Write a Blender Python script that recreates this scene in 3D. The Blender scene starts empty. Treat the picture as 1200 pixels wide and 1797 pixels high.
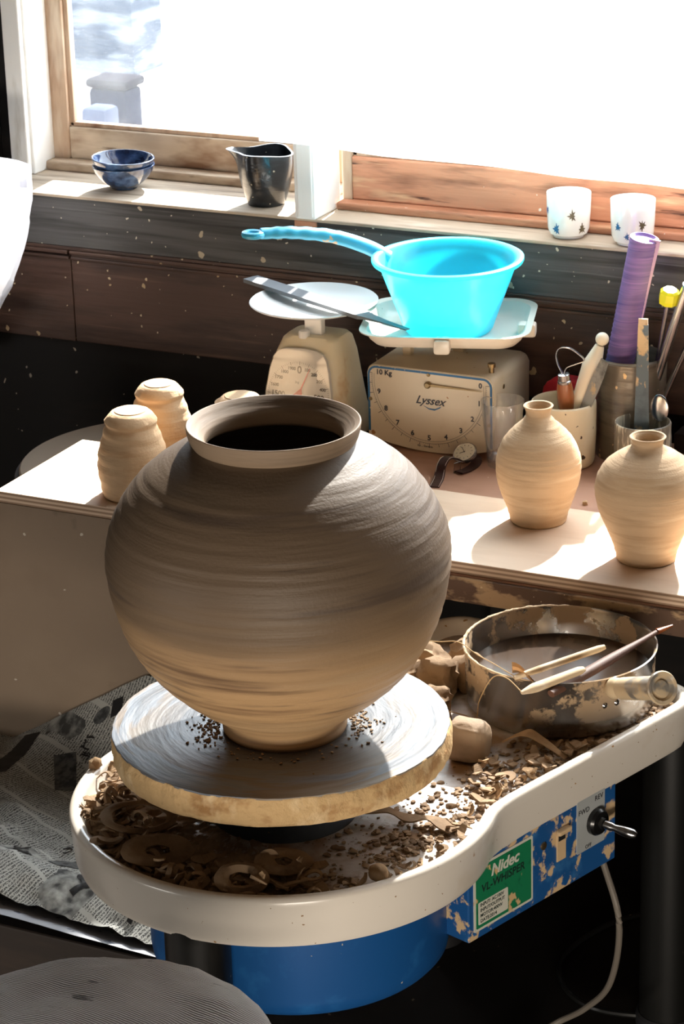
import bpy, bmesh, math, random
from mathutils import Vector, Matrix, noise
random.seed(7)
PI = math.pi
S = bpy.context.scene
COL = S.collection
OZ = 0.2          # the room floor lies 0.2 below the low platform (z = 0 in the numbers below)

# ------------------------------------------------------------------ camera
F_PX, PITCH, ROLL, YAW = 4601.36, 0.36321795, -0.02948547, 0.46426549
cam_d = bpy.data.cameras.new('camera'); cam = bpy.data.objects.new('camera', cam_d); COL.objects.link(cam)
cam_d.sensor_fit = 'VERTICAL'; cam_d.sensor_height = 36.0; cam_d.lens = 36.0 * F_PX / 1797.0
cam_d.clip_start = 0.05; cam_d.clip_end = 200
_r = Vector((1, 0, 0)); _u = Vector((0, math.sin(PITCH), math.cos(PITCH))); _f = Vector((0, math.cos(PITCH), -math.sin(PITCH)))
_c, _s = math.cos(ROLL), math.sin(ROLL)
_r2 = _c * _r + _s * _u; _u2 = -_s * _r + _c * _u
_m = Matrix((_r2, _u2, -_f)).transposed()
cam.matrix_world = Matrix.Translation((1.5104, -2.8155, 1.9827 + OZ)) @ Matrix.Rotation(YAW, 4, 'Z') @ _m.to_4x4()
cam_d.dof.use_dof = True; cam_d.dof.focus_distance = 3.25; cam_d.dof.aperture_fstop = 36.0
S.camera = cam
S.view_settings.view_transform = 'Standard'; S.view_settings.look = 'None'
S.view_settings.gamma = 1.0; S.view_settings.use_curve_mapping = False
S.view_settings.exposure = 0.0
try: S.cycles.use_denoising = True; S.cycles.max_bounces = 10; S.cycles.transparent_max_bounces = 16; S.cycles.sample_clamp_indirect = 8.0
except Exception: pass

# ------------------------------------------------------------------ light
w = bpy.data.worlds.new('World'); S.world = w; w.use_nodes = True
bg = w.node_tree.nodes['Background']; bg.inputs[0].default_value = (0.80, 0.90, 1.0, 1); bg.inputs[1].default_value = 7.5
def light(name, kind, energy, color, loc, aim, size=1.0, size_y=None):
    d = bpy.data.lights.new(name, kind); d.energy = energy; d.color = color
    if kind == 'AREA':
        d.shape = 'RECTANGLE'; d.size = size; d.size_y = size_y or size
    o = bpy.data.objects.new(name, d); COL.objects.link(o); o.location = (loc[0], loc[1], loc[2] + OZ)
    o.rotation_euler = (Vector(aim) - Vector(loc)).to_track_quat('-Z', 'Y').to_euler()
    return o
SUN_AZ, SUN_EL = math.radians(-84), math.radians(38.5)       # direction the light travels
sun = light('sun', 'SUN', 36.0, (1.0, 0.955, 0.88), (0, 4, 4), (math.cos(SUN_AZ), 4 + math.sin(SUN_AZ), 4 - math.tan(SUN_EL)))
sun.data.angle = math.radians(1.4)
light('floor_bounce_fill', 'AREA', 108.0, (1.0, 0.89, 0.76), (1.9, -3.5, 0.0), (0.1, 0.2, 0.5), 2.0, 0.32)  # added low fill, stands in for bounce off a sunlit floor
light('left_fill', 'AREA', 26.0, (1.0, 0.95, 0.88), (-2.3, -3.2, 0.15), (-0.1, -0.1, 0.4), 0.9, 0.5)  # added weak fill to brighten the left of the tray, no opening modelled

# ------------------------------------------------------------------ helpers
def lin(c):
    return tuple((x / 255 / 12.92) if x / 255 <= 0.04045 else ((x / 255 + 0.055) / 1.055) ** 2.4 for x in c)
def rgba(c): return (*lin(c), 1.0)

def mat(name, base, rough=0.7, metal=0.0, var=(), bump=(), specks=(), trans=0.0, spec=None, alpha=1.0, rough_var=0.0, coat=0.0):
    """procedural principled material. var: (rgb, (sx,sy,sz), lo, hi, detail) layers mixed by noise;
    specks: (rgb, scale, size) round spots; bump: ((sx,sy,sz), strength, detail)"""
    m = bpy.data.materials.new(name); m.use_nodes = True
    nt = m.node_tree; N = nt.nodes; L = nt.links
    b = N['Principled BSDF']; out = N['Material Output']
    tc = N.new('ShaderNodeTexCoord')
    col = None
    rgb = N.new('ShaderNodeRGB'); rgb.outputs[0].default_value = rgba(base); col = rgb.outputs[0]
    def mapped(sc):
        mp = N.new('ShaderNodeMapping'); mp.inputs['Scale'].default_value = sc
        L.new(tc.outputs['Object'], mp.inputs[0]); return mp.outputs[0]
    def mixc(a, fac, c2):
        mx = N.new('ShaderNodeMix'); mx.data_type = 'RGBA'
        L.new(fac, mx.inputs[0]); L.new(a, mx.inputs[6]); mx.inputs[7].default_value = rgba(c2); return mx.outputs[2]
    k = 0
    for v in var:
        c2, sc, lo, hi = v[:4]; det = v[4] if len(v) > 4 else 4
        nz = N.new('ShaderNodeTexNoise'); nz.inputs['Scale'].default_value = 1.0; nz.inputs['Detail'].default_value = det
        nz.inputs['Roughness'].default_value = 0.6
        mp = mapped(sc)
        ad = N.new('ShaderNodeVectorMath'); ad.operation = 'ADD'; ad.inputs[1].default_value = (k * 7.3, k * 3.1, k * 5.7); k += 1
        L.new(mp, ad.inputs[0]); L.new(ad.outputs[0], nz.inputs['Vector'])
        mr = N.new('ShaderNodeMapRange'); mr.inputs[1].default_value = lo; mr.inputs[2].default_value = hi; mr.clamp = True
        L.new(nz.outputs[0], mr.inputs[0]); col = mixc(col, mr.outputs[0], c2)
    for sp in specks:
        c2, sc, size = sp
        vo = N.new('ShaderNodeTexVoronoi'); vo.inputs['Scale'].default_value = sc
        nz = N.new('ShaderNodeTexNoise'); nz.inputs['Scale'].default_value = sc * 1.7
        L.new(tc.outputs['Object'], nz.inputs['Vector'])
        ad = N.new('ShaderNodeVectorMath'); ad.operation = 'MULTIPLY_ADD'; ad.inputs[1].default_value = (0.6 / sc,) * 3
        L.new(nz.outputs['Color'], ad.inputs[0]); L.new(tc.outputs['Object'], ad.inputs[2]); L.new(ad.outputs[0], vo.inputs['Vector'])
        # random cell gate
        sep = N.new('ShaderNodeSeparateColor'); L.new(vo.outputs['Color'], sep.inputs[0])
        ml = N.new('ShaderNodeMath'); ml.operation = 'MULTIPLY'; ml.inputs[1].default_value = size
        pw = N.new('ShaderNodeMath'); pw.operation = 'POWER'; pw.inputs[1].default_value = 3.0
        L.new(sep.outputs[0], pw.inputs[0]); L.new(pw.outputs[0], ml.inputs[0])
        lt = N.new('ShaderNodeMath'); lt.operation = 'LESS_THAN'; L.new(vo.outputs['Distance'], lt.inputs[0]); L.new(ml.outputs[0], lt.inputs[1])
        col = mixc(col, lt.outputs[0], c2)
    L.new(col, b.inputs['Base Color'])
    b.inputs['Roughness'].default_value = rough; b.inputs['Metallic'].default_value = metal
    b.inputs['Transmission Weight'].default_value = trans; b.inputs['Coat Weight'].default_value = coat
    if spec is not None: b.inputs['Specular IOR Level'].default_value = spec
    if rough_var:
        nz = N.new('ShaderNodeTexNoise'); nz.inputs['Scale'].default_value = 30; L.new(tc.outputs['Object'], nz.inputs['Vector'])
        mr = N.new('ShaderNodeMapRange'); mr.inputs[3].default_value = rough - rough_var; mr.inputs[4].default_value = rough + rough_var
        L.new(nz.outputs[0], mr.inputs[0]); L.new(mr.outputs[0], b.inputs['Roughness'])
    last = None
    for bp in bump:
        sc, st = bp[:2]; det = bp[2] if len(bp) > 2 else 5
        nz = N.new('ShaderNodeTexNoise'); nz.inputs['Scale'].default_value = 1.0; nz.inputs['Detail'].default_value = det
        L.new(mapped(sc), nz.inputs['Vector'])
        bn = N.new('ShaderNodeBump'); bn.inputs['Strength'].default_value = 1.0; bn.inputs['Distance'].default_value = st
        L.new(nz.outputs[0], bn.inputs['Height'])
        if last: L.new(last, bn.inputs['Normal'])
        last = bn.outputs[0]
    if last: L.new(last, b.inputs['Normal'])
    return m

def obj(name, bm, m, parent=None, smooth=True, angle=35):
    """ONE mesh object. Geometry is given in scene coordinates; it is stored relative to the thing it belongs to."""
    off = Vector((0, 0, 0)); p = parent
    while p is not None: off += p.location; p = p.parent
    if parent is not None: bmesh.ops.translate(bm, verts=bm.verts, vec=Vector((0, 0, OZ)) - off)
    me = bpy.data.meshes.new(name); bm.normal_update()
    for f in bm.faces: f.smooth = smooth
    bm.to_mesh(me); bm.free()
    if smooth:
        try: me.set_sharp_from_angle(angle=math.radians(angle))
        except Exception: pass
    o = bpy.data.objects.new(name, me); COL.objects.link(o)
    if m: me.materials.append(m)
    if parent is not None: o.parent = parent
    return o
def thing(name, label, cat, loc, group=None):
    o = bpy.data.objects.new(name, None); COL.objects.link(o); o.empty_display_size = 0.02
    o.location = (loc[0], loc[1], loc[2] + OZ); o['label'] = label; o['category'] = cat
    if group: o['group'] = group
    return o
def single(name, bm, m, label, cat, loc, group=None, smooth=True, kind=None, angle=35):
    bmesh.ops.translate(bm, verts=bm.verts, vec=-Vector(loc))
    o = obj(name, bm, m, None, smooth, angle); o.location = (loc[0], loc[1], loc[2] + OZ)
    o['label'] = label; o['category'] = cat
    if group: o['group'] = group
    if kind: o['kind'] = kind
    return o
def struct(name, bm, m, parent=None, smooth=False, label=None):
    o = obj(name, bm, m, parent, smooth)
    if parent is None: o['kind'] = 'structure'; o.location = (0, 0, OZ)
    if label: o['label'] = label
    return o
def dup(root, loc, rot=(0, 0, 0), scale=1.0, label=None, group=None):
    r = root.copy(); COL.objects.link(r); r.location = (loc[0], loc[1], loc[2] + OZ); r.rotation_euler = rot; r.scale = (scale,) * 3
    if label: r['label'] = label
    if group: r['group'] = group
    for ch in list(root.children):
        c = ch.copy(); COL.objects.link(c); c.parent = r
        for g in ch.children:
            d = g.copy(); COL.objects.link(d); d.parent = c
    return r

def B(): return bmesh.new()
def box(bm, x0, x1, y0, y1, z0, z1, bev=0.0, M=None, seg=2):
    g = bmesh.ops.create_cube(bm, size=1.0)['verts']
    for v in g: v.co = Vector(((x0 + x1) / 2 + v.co.x * (x1 - x0), (y0 + y1) / 2 + v.co.y * (y1 - y0), (z0 + z1) / 2 + v.co.z * (z1 - z0)))
    vs = g
    if bev:
        ed = list({e for v in g for e in v.link_edges})
        r = bmesh.ops.bevel(bm, geom=ed, offset=bev, segments=seg, affect='EDGES', profile=0.5)
        vs = list({v for v in r['verts']} | {v for v in g if v.is_valid})
    if M is not None: bmesh.ops.transform(bm, matrix=M, verts=vs)
    return bm
def lathe(bm, prof, c=(0, 0, 0), seg=64, M=None, jitter=None, cap0=True, cap1=True):
    """prof: (r,z) list; jitter(theta,z,r) -> dr"""
    rings = []
    for (r, z) in prof:
        ring = []
        for i in range(seg):
            t = 2 * PI * i / seg; rr = r + (jitter(t, z, r) if jitter and r > 1e-5 else 0)
            co = Vector((rr * math.cos(t), rr * math.sin(t), z))
            if M is not None: co = M @ co
            ring.append(bm.verts.new(co + Vector(c)))
        rings.append(ring)
    for a, b in zip(rings, rings[1:]):
        for i in range(seg): bm.faces.new((a[i], a[(i + 1) % seg], b[(i + 1) % seg], b[i]))
    if cap0: bm.faces.new(list(reversed(rings[0])))
    if cap1: bm.faces.new(rings[-1])
    return bm
def cyl(bm, p0, p1, r0, r1=None, seg=24, cap=True):
    p0, p1 = Vector(p0), Vector(p1); r1 = r0 if r1 is None else r1
    q = (p1 - p0).to_track_quat('Z', 'Y').to_matrix().to_4x4()
    M = Matrix.Translation(p0) @ q
    L_ = (p1 - p0).length
    return lathe(bm, [(r0, 0), (r1, L_)], (0, 0, 0), seg, M, None, cap, cap)
def lathe_ax(bm, p0, p1, prof, seg=32, **k):
    """lathe along the axis p0->p1, prof z in metres from p0"""
    p0, p1 = Vector(p0), Vector(p1)
    M = Matrix.Translation(p0) @ (p1 - p0).to_track_quat('Z', 'Y').to_matrix().to_4x4()
    return lathe(bm, prof, (0, 0, 0), seg, M, **k)
def smooth_path(pts, n=8):
    pts = [Vector(p) for p in pts]; P = [2 * pts[0] - pts[1]] + pts + [2 * pts[-1] - pts[-2]]; out = []
    for i in range(1, len(P) - 2):
        for k in range(n):
            t = k / n; a, b, c, d = P[i - 1], P[i], P[i + 1], P[i + 2]
            out.append(0.5 * ((2 * b) + (-a + c) * t + (2 * a - 5 * b + 4 * c - d) * t * t + (-a + 3 * b - 3 * c + d) * t ** 3))
    out.append(pts[-1]); return out
def sweep(bm, pts, section, up=Vector((0, 0, 1)), cap=True, scale=None, closed=False):
    """section: list of (a,b) offsets along side/normal"""
    pts = [Vector(p) for p in pts]; rings = []; n = len(pts)
    for i, p in enumerate(pts):
        if closed: t = (pts[(i + 1) % n] - pts[i - 1]).normalized()
        else: t = (pts[min(i + 1, n - 1)] - pts[max(i - 1, 0)]).normalized()
        s = t.cross(up)
        s = s.normalized() if s.length > 1e-4 else Vector((1, 0, 0))
        nn = s.cross(t).normalized(); k = scale(i / max(n - 1, 1)) if scale else 1.0
        rings.append([bm.verts.new(p + s * a * k + nn * b * k) for a, b in section])
    m_ = len(section)
    rr = list(zip(rings, rings[1:])) + ([(rings[-1], rings[0])] if closed else [])
    for a, b in rr:
        for i in range(m_): bm.faces.new((a[i], a[(i + 1) % m_], b[(i + 1) % m_], b[i]))
    if cap and not closed:
        bm.faces.new(list(reversed(rings[0]))); bm.faces.new(rings[-1])
    return bm
def circ(r, n=10): return [(r * math.cos(2 * PI * i / n), r * math.sin(2 * PI * i / n)) for i in range(n)]
def tube(bm, pts, r, n=10, **k): return sweep(bm, pts, circ(r, n), **k)
def prism(bm, poly, h0, h1, M=None, bev=0.0):
    """poly in xy, extruded h0..h1 in z, then M"""
    a = [bm.verts.new((x, y, h0)) for x, y in poly]; b = [bm.verts.new((x, y, h1)) for x, y in poly]; n = len(poly)
    f0 = bm.faces.new(list(reversed(a))); f1 = bm.faces.new(b)
    for i in range(n): bm.faces.new((a[i], a[(i + 1) % n], b[(i + 1) % n], b[i]))
    vs = a + b
    if bev:
        r = bmesh.ops.bevel(bm, geom=list(f1.edges) + list(f0.edges), offset=bev, segments=2, affect='EDGES', profile=0.5)
        vs = list(set(r['verts']) | {v for v in vs if v.is_valid})
    if M is not None: bmesh.ops.transform(bm, matrix=M, verts=vs)
    return bm
def rrect(w_, h_, r, n=6, cx=0, cy=0):
    out = []
    for sx, sy, a0 in ((1, 1, 0), (-1, 1, 90), (-1, -1, 180), (1, -1, 270)):
        for k in range(n + 1):
            a = math.radians(a0 + 90 * k / n); out.append((cx + sx * (w_ / 2 - r) + r * math.cos(a), cy + sy * (h_ / 2 - r) + r * math.sin(a)))
    return out
def loft(bm, rings, cap0=True, cap1=True):
    R = [[bm.verts.new(p) for p in r] for r in rings]; n = len(R[0])
    for a, b in zip(R, R[1:]):
        for i in range(n): bm.faces.new((a[i], a[(i + 1) % n], b[(i + 1) % n], b[i]))
    if cap0: bm.faces.new(list(reversed(R[0])))
    if cap1: bm.faces.new(R[-1])
    return bm
def frame(o, x, y):
    x = Vector(x).normalized(); y = Vector(y).normalized(); z = x.cross(y).normalized(); y = z.cross(x)
    M = Matrix((x, y, z)).transposed().to_4x4(); return Matrix.Translation(Vector(o)) @ M
def add_text(bm, s, size, M, depth=0.0002, shear=0.0, bold=0.0, align='CENTER', sx=1.0):
    c = bpy.data.curves.new('t', 'FONT'); c.body = s; c.size = size; c.extrude = depth; c.shear = shear; c.offset = bold
    c.align_x = align; c.align_y = 'CENTER'; c.resolution_u = 3
    o = bpy.data.objects.new('t', c); COL.objects.link(o)
    bpy.context.view_layer.update()
    me = bpy.data.meshes.new_from_object(o.evaluated_get(bpy.context.evaluated_depsgraph_get()))
    n0 = len(bm.verts); bm.from_mesh(me); bm.verts.ensure_lookup_table()
    bmesh.ops.transform(bm, matrix=M @ Matrix.Diagonal((sx, 1, 1, 1)), verts=bm.verts[n0:])
    bpy.data.objects.remove(o); bpy.data.curves.remove(c); bpy.data.meshes.remove(me)
    return bm
def nz(*a): return noise.noise(Vector(a))
def fbm(x, y, z, o=4):
    s_ = 0; a = 1
    for i in range(o): s_ += a * noise.noise(Vector((x, y, z)) * 2 ** i + Vector((i * 3.1,) * 3)); a *= 0.5
    return s_

# ------------------------------------------------------------------ materials
CLAY = (172, 148, 120)
M_clay = mat('clay_leather_hard', CLAY, 0.62, var=[((128, 103, 80), (3, 3, 34), 0.50, 0.72), ((196, 166, 128), (2, 2, 20), 0.55, 0.75), ((110, 90, 72), (6, 6, 90), 0.62, 0.78)],
             bump=[((8, 8, 150), 0.0012), ((240, 240, 240), 0.0004)], spec=0.35)
M_rimclay = mat('clay_half_dry_rim', (138, 118, 97), 0.6, var=[((112, 95, 78), (4, 4, 60), 0.5, 0.7)], bump=[((8, 8, 150), 0.0010)], spec=0.35)
M_innershade = mat('clay_shaded_inside', (64, 54, 46), 0.7, var=[((84, 72, 60), (3, 3, 40), 0.5, 0.7)])  # darker copy of the clay: shade inside the jar painted in
M_clay2 = mat('clay_bisque', (178, 152, 122), 0.8, var=[((156, 130, 100), (6, 6, 60), 0.52, 0.72), ((200, 176, 146), (5, 5, 40), 0.55, 0.75)],
              bump=[((10, 10, 260), 0.0010), ((300, 300, 300), 0.0004)], spec=0.25)
M_clay3 = mat('clay_wet_pot', (186, 158, 126), 0.8, var=[((168, 132, 95), (9, 9, 40), 0.5, 0.7)], bump=[((20, 20, 160), 0.0014), ((200, 200, 200), 0.0006)], spec=0.25)
M_scrap = mat('clay_trimmings', (156, 131, 104), 0.85, var=[((112, 90, 70), (20, 20, 20), 0.45, 0.7), ((165, 140, 112), (12, 12, 12), 0.6, 0.8)], bump=[((160, 160, 160), 0.0008)], spec=0.2)
M_scrap2 = mat('clay_dry_chips', (190, 160, 125), 0.9, var=[((140, 112, 84), (9, 9, 9), 0.45, 0.6)], bump=[((160, 160, 160), 0.0008)], spec=0.2)
M_bat_side = mat('bat_clay_crust', (205, 172, 125), 0.9, var=[((168, 128, 84), (14, 14, 22), 0.55, 0.68), ((226, 200, 158), (20, 20, 12), 0.55, 0.7), ((140, 100, 66), (40, 40, 40), 0.68, 0.75)],
                 bump=[((60, 60, 60), 0.004), ((200, 200, 160), 0.0016)], spec=0.2)
M_white = mat('tray_white_plastic', (226, 218, 206), 0.22, var=[((205, 186, 160), (5, 5, 5), 0.55, 0.8), ((178, 142, 102), (26, 26, 10), 0.70, 0.72)], specks=[((176, 138, 96), 38, 0.12), ((150, 118, 84), 90, 0.14)], bump=[((6, 6, 6), 0.0006)], spec=0.5)
M_blue = mat('blue_enamel', (24, 80, 140), 0.35, var=[((44, 110, 172), (14, 14, 14), 0.55, 0.8)], specks=[((190, 180, 160), 60, 0.10)], spec=0.45)
M_darkblue = mat('blue_grey_metal', (62, 72, 86), 0.6, metal=0.2, specks=[((140, 120, 96), 60, 0.15)])
M_black = mat('black_tube', (18, 18, 17), 0.38, var=[((40, 38, 34), (9, 9, 3), 0.6, 0.8)], specks=[((120, 110, 95), 45, 0.08)], spec=0.4)
M_ply = mat('plywood_face', (214, 190, 166), 0.6, var=[((196, 168, 142), (2, 9, 2), 0.5, 0.75), ((160, 138, 118), (11, 30, 11), 0.72, 0.80)], bump=[((8, 90, 90), 0.0005)], spec=0.3)
M_panel = mat('panel_ply', (140, 122, 104), 0.65, var=[((118, 100, 82), (3, 3, 3), 0.45, 0.7), ((88, 74, 60), (9, 9, 7), 0.62, 0.76), ((154, 136, 116), (2, 2, 2), 0.5, 0.8)], specks=[((205, 195, 180), 26, 0.12)], bump=[((9, 9, 60), 0.0004)], spec=0.3)
M_desk = mat('desk_top', (178, 138, 116), 0.5, var=[((150, 110, 90), (4, 10, 4), 0.5, 0.75), ((200, 168, 146), (8, 8, 8), 0.6, 0.8)], specks=[((214, 196, 172), 50, 0.14)], spec=0.4)
M_deskedge = mat('desk_edge_splashed', (96, 72, 56), 0.75, var=[((178, 148, 112), (12, 12, 26), 0.48, 0.56), ((60, 42, 34), (20, 20, 40), 0.62, 0.7)], specks=[((205, 180, 146), 60, 0.2)], bump=[((60, 60, 60), 0.001)])
M_rtable = mat('round_table_top', (128, 112, 95), 0.6, var=[((135, 116, 96), (5, 5, 5), 0.5, 0.7)])
M_rim = mat('dark_table_rim', (44, 36, 32), 0.5)
M_beam = mat('dark_beam_wood', (84, 82, 80), 0.6, var=[((48, 46, 44), (2, 20, 55), 0.45, 0.65), ((112, 110, 108), (3, 30, 120), 0.6, 0.75)], specks=[((178, 163, 140), 24, 0.20), ((205, 195, 175), 62, 0.20)], bump=[((4, 60, 200), 0.0010)], spec=0.35)
M_brown = mat('dark_brown_board', (86, 64, 54), 0.55, var=[((56, 41, 34), (3, 10, 22), 0.45, 0.68), ((112, 86, 70), (3, 14, 60), 0.62, 0.8)], specks=[((184, 158, 120), 24, 0.20), ((196, 176, 142), 60, 0.18)], bump=[((4, 60, 120), 0.0008)], spec=0.35)
M_blackwood = mat('blackened_board', (24, 22, 21), 0.7, var=[((40, 34, 30), (2, 8, 8), 0.55, 0.75)], specks=[((160, 150, 135), 36, 0.18)], spec=0.3)
M_sill = mat('weathered_sill', (186, 168, 146), 0.75, var=[((120, 104, 88), (3, 40, 20), 0.52, 0.72), ((214, 200, 180), (5, 30, 10), 0.55, 0.75)], bump=[((4, 120, 60), 0.001)])
M_sash = mat('weathered_sash', (196, 176, 152), 0.7, var=[((128, 94, 68), (5, 9, 12), 0.48, 0.7), ((222, 206, 182), (3, 8, 16), 0.55, 0.75), ((90, 62, 44), (7, 20, 40), 0.66, 0.76)], bump=[((5, 60, 90), 0.001)])
M_sashv = mat('weathered_stile', (184, 156, 130), 0.7, var=[((118, 84, 62), (16, 12, 3), 0.48, 0.7), ((214, 198, 176), (14, 8, 3), 0.55, 0.75)], bump=[((90, 60, 5), 0.001)])
M_redwood = mat('red_brown_rail', (196, 138, 106), 0.65, var=[((136, 90, 66), (5, 9, 40), 0.48, 0.68), ((224, 186, 146), (4, 8, 30), 0.58, 0.75), ((78, 46, 34), (6, 20, 60), 0.66, 0.74)], specks=[((225, 215, 200), 40, 0.12)], bump=[((5, 60, 140), 0.001)])
M_wpaint = mat('white_painted_wood', (240, 240, 236), 0.55, var=[((200, 196, 184), (20, 20, 4), 0.58, 0.75), ((150, 130, 108), (24, 24, 6), 0.72, 0.78)], bump=[((80, 60, 8), 0.0008)])
M_ceram_navy = mat('navy_glaze', (38, 58, 92), 0.12, var=[((90, 120, 160), (22, 22, 22), 0.5, 0.7), ((20, 30, 52), (10, 10, 30), 0.5, 0.7)], spec=0.6, coat=0.6)
M_ceram_black = mat('black_glaze', (16, 20, 26), 0.28, var=[((38, 46, 54), (18, 18, 60), 0.5, 0.75)], specks=[((200, 190, 165), 70, 0.16)], bump=[((12, 12, 90), 0.0015)], spec=0.5, coat=0.3)
M_porcelain = mat('white_porcelain', (236, 236, 232), 0.2, spec=0.5, coat=0.4)
M_motifblue = mat('blue_leaf_motif', (48, 92, 140), 0.3); M_motifbrown = mat('brown_leaf_motif', (96, 84, 62), 0.3)
M_steel = mat('stainless_steel', (180, 180, 182), 0.22, metal=1.0, rough_var=0.06, var=[((150, 150, 152), (3, 3, 30), 0.5, 0.7)])
M_potsteel = mat('clay_smeared_steel', (176, 172, 168), 0.24, metal=0.9, rough_var=0.08, var=[((120, 116, 112), (5, 5, 5), 0.5, 0.7)])
M_crust = mat('dried_slip_crust', (208, 184, 152), 0.9, var=[((160, 128, 96), (40, 40, 40), 0.5, 0.7)], bump=[((200, 200, 200), 0.002)])
M_slip = mat('muddy_slip_water', (66, 50, 37), 0.2, var=[((86, 66, 48), (9, 9, 9), 0.5, 0.7)], spec=0.5)
M_cream = mat('cream_enamel', (206, 192, 166), 0.42, var=[((182, 162, 130), (6, 6, 6), 0.55, 0.8)], specks=[((160, 112, 66), 40, 0.10)], spec=0.45)
M_enface = mat('cream_face', (226, 214, 192), 0.35, var=[((206, 188, 160), (9, 9, 9), 0.58, 0.8)], specks=[((180, 130, 84), 48, 0.13)], spec=0.4)
M_pan = mat('chipped_white_enamel', (224, 216, 202), 0.3, var=[((196, 180, 156), (14, 14, 14), 0.6, 0.75)], specks=[((70, 60, 56), 60, 0.14)], spec=0.5)
M_blueline = mat('blue_line_paint', (50, 110, 160), 0.45, specks=[((226, 214, 192), 160, 0.25)])
M_ink = mat('dark_ink', (60, 62, 70), 0.6); M_inkblue = mat('blue_ink', (70, 112, 152), 0.5); M_black_ink = mat('black_ink', (26, 26, 28), 0.6)
M_brass = mat('dull_brass', (150, 130, 96), 0.35, metal=0.9)
M_scalebody = mat('stained_cream_plastic', (234, 222, 192), 0.5, var=[((198, 158, 92), (12, 12, 9), 0.55, 0.66), ((240, 232, 214), (8, 8, 8), 0.55, 0.75)], bump=[((60, 60, 60), 0.0006)])
M_whiteplastic = mat('white_plastic', (240, 240, 238), 0.35)
M_dial = mat('grey_dial', (222, 220, 216), 0.3, var=[((196, 170, 128), (30, 30, 30), 0.62, 0.7)])
M_red = mat('red_needle', (214, 40, 40), 0.4)
M_leather = mat('dark_leather', (52, 30, 30), 0.45, bump=[((200, 200, 200), 0.0004)]); M_stitch = mat('pale_stitching', (220, 205, 190), 0.7)
M_watchface = mat('pale_watch_dial', (220, 212, 192), 0.3)
M_wood_tan = mat('varnished_wood', (160, 92, 48), 0.3, var=[((120, 64, 32), (30, 30, 9), 0.5, 0.7)], spec=0.5, coat=0.4)
M_wood_pale = mat('pale_wood', (214, 188, 150), 0.7, var=[((180, 150, 112), (16, 16, 60), 0.5, 0.7), ((235, 220, 196), (12, 12, 20), 0.55, 0.7)], bump=[((60, 60, 60), 0.0006)])
M_wood_dark = mat('dark_stick_wood', (96, 66, 52), 0.6, var=[((150, 110, 80), (10, 10, 10), 0.6, 0.75)])
M_bone = mat('ivory_stick', (240, 228, 206), 0.4)
M_bladegrey = mat('clay_caked_blade', (84, 104, 118), 0.45, var=[((205, 180, 140), (22, 22, 16), 0.50, 0.54), ((60, 76, 88), (20, 20, 20), 0.5, 0.7)], spec=0.5)
M_bladesteel = mat('clay_caked_steel', (170, 170, 168), 0.3, metal=0.7, var=[((216, 196, 160), (40, 40, 26), 0.55, 0.6), ((90, 92, 92), (30, 30, 30), 0.5, 0.7)])
M_bladeplain = mat('matte_grey_steel', (112, 116, 120), 0.6, metal=0.2)
M_purple = mat('purple_wound_paper', (124, 100, 158), 0.6, var=[((150, 116, 180), (8, 8, 160), 0.45, 0.65), ((86, 66, 132), (6, 6, 220), 0.55, 0.75)], bump=[((10, 10, 420), 0.0012)])
M_yellow = mat('yellow_cap', (232, 226, 40), 0.4); M_redcloth = mat('red_cloth', (196, 44, 56), 0.9, bump=[((300, 300, 300), 0.0006), ((12, 12, 12), 0.004)])
M_mug = mat('cream_mug_glaze', (226, 214, 186), 0.35, var=[((240, 232, 212), (9, 9, 9), 0.5, 0.7)], specks=[((70, 54, 44), 60, 0.30)], spec=0.5)
M_cylpot = mat('grey_metallic_glaze', (124, 116, 104), 0.3, metal=0.35, var=[((90, 84, 76), (8, 8, 50), 0.5, 0.7), ((160, 150, 132), (12, 12, 12), 0.6, 0.75)], specks=[((220, 188, 140), 60, 0.28)], bump=[((8, 8, 90), 0.001)])
M_smallpot = mat('streaky_glaze', (128, 122, 110), 0.35, var=[((222, 214, 194), (60, 60, 12), 0.48, 0.56), ((86, 84, 80), (30, 30, 8), 0.55, 0.7)], spec=0.5)
M_cord = mat('grey_cable', (116, 108, 98), 0.5); M_twine = mat('hemp_twine', (186, 158, 116), 0.9)
M_floor = mat('dark_floor', (34, 29, 26), 0.7, var=[((50, 42, 36), (5, 5, 5), 0.5, 0.75)], specks=[((120, 104, 86), 30, 0.12)])
M_platform = mat('dark_platform_wood', (44, 36, 31), 0.7, var=[((62, 50, 42), (3, 20, 20), 0.5, 0.7)], specks=[((120, 104, 86), 30, 0.12)])
M_room = mat('old_plaster', (66, 56, 46), 0.9, var=[((52, 44, 36), (2, 2, 2), 0.5, 0.7)])
M_lump = mat('grey_clay_lump', (150, 126, 100), 0.8, var=[((120, 98, 76), (10, 10, 10), 0.5, 0.7)], bump=[((60, 60, 60), 0.002)])

def nodes_of(m): return m.node_tree.nodes, m.node_tree.links
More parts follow.
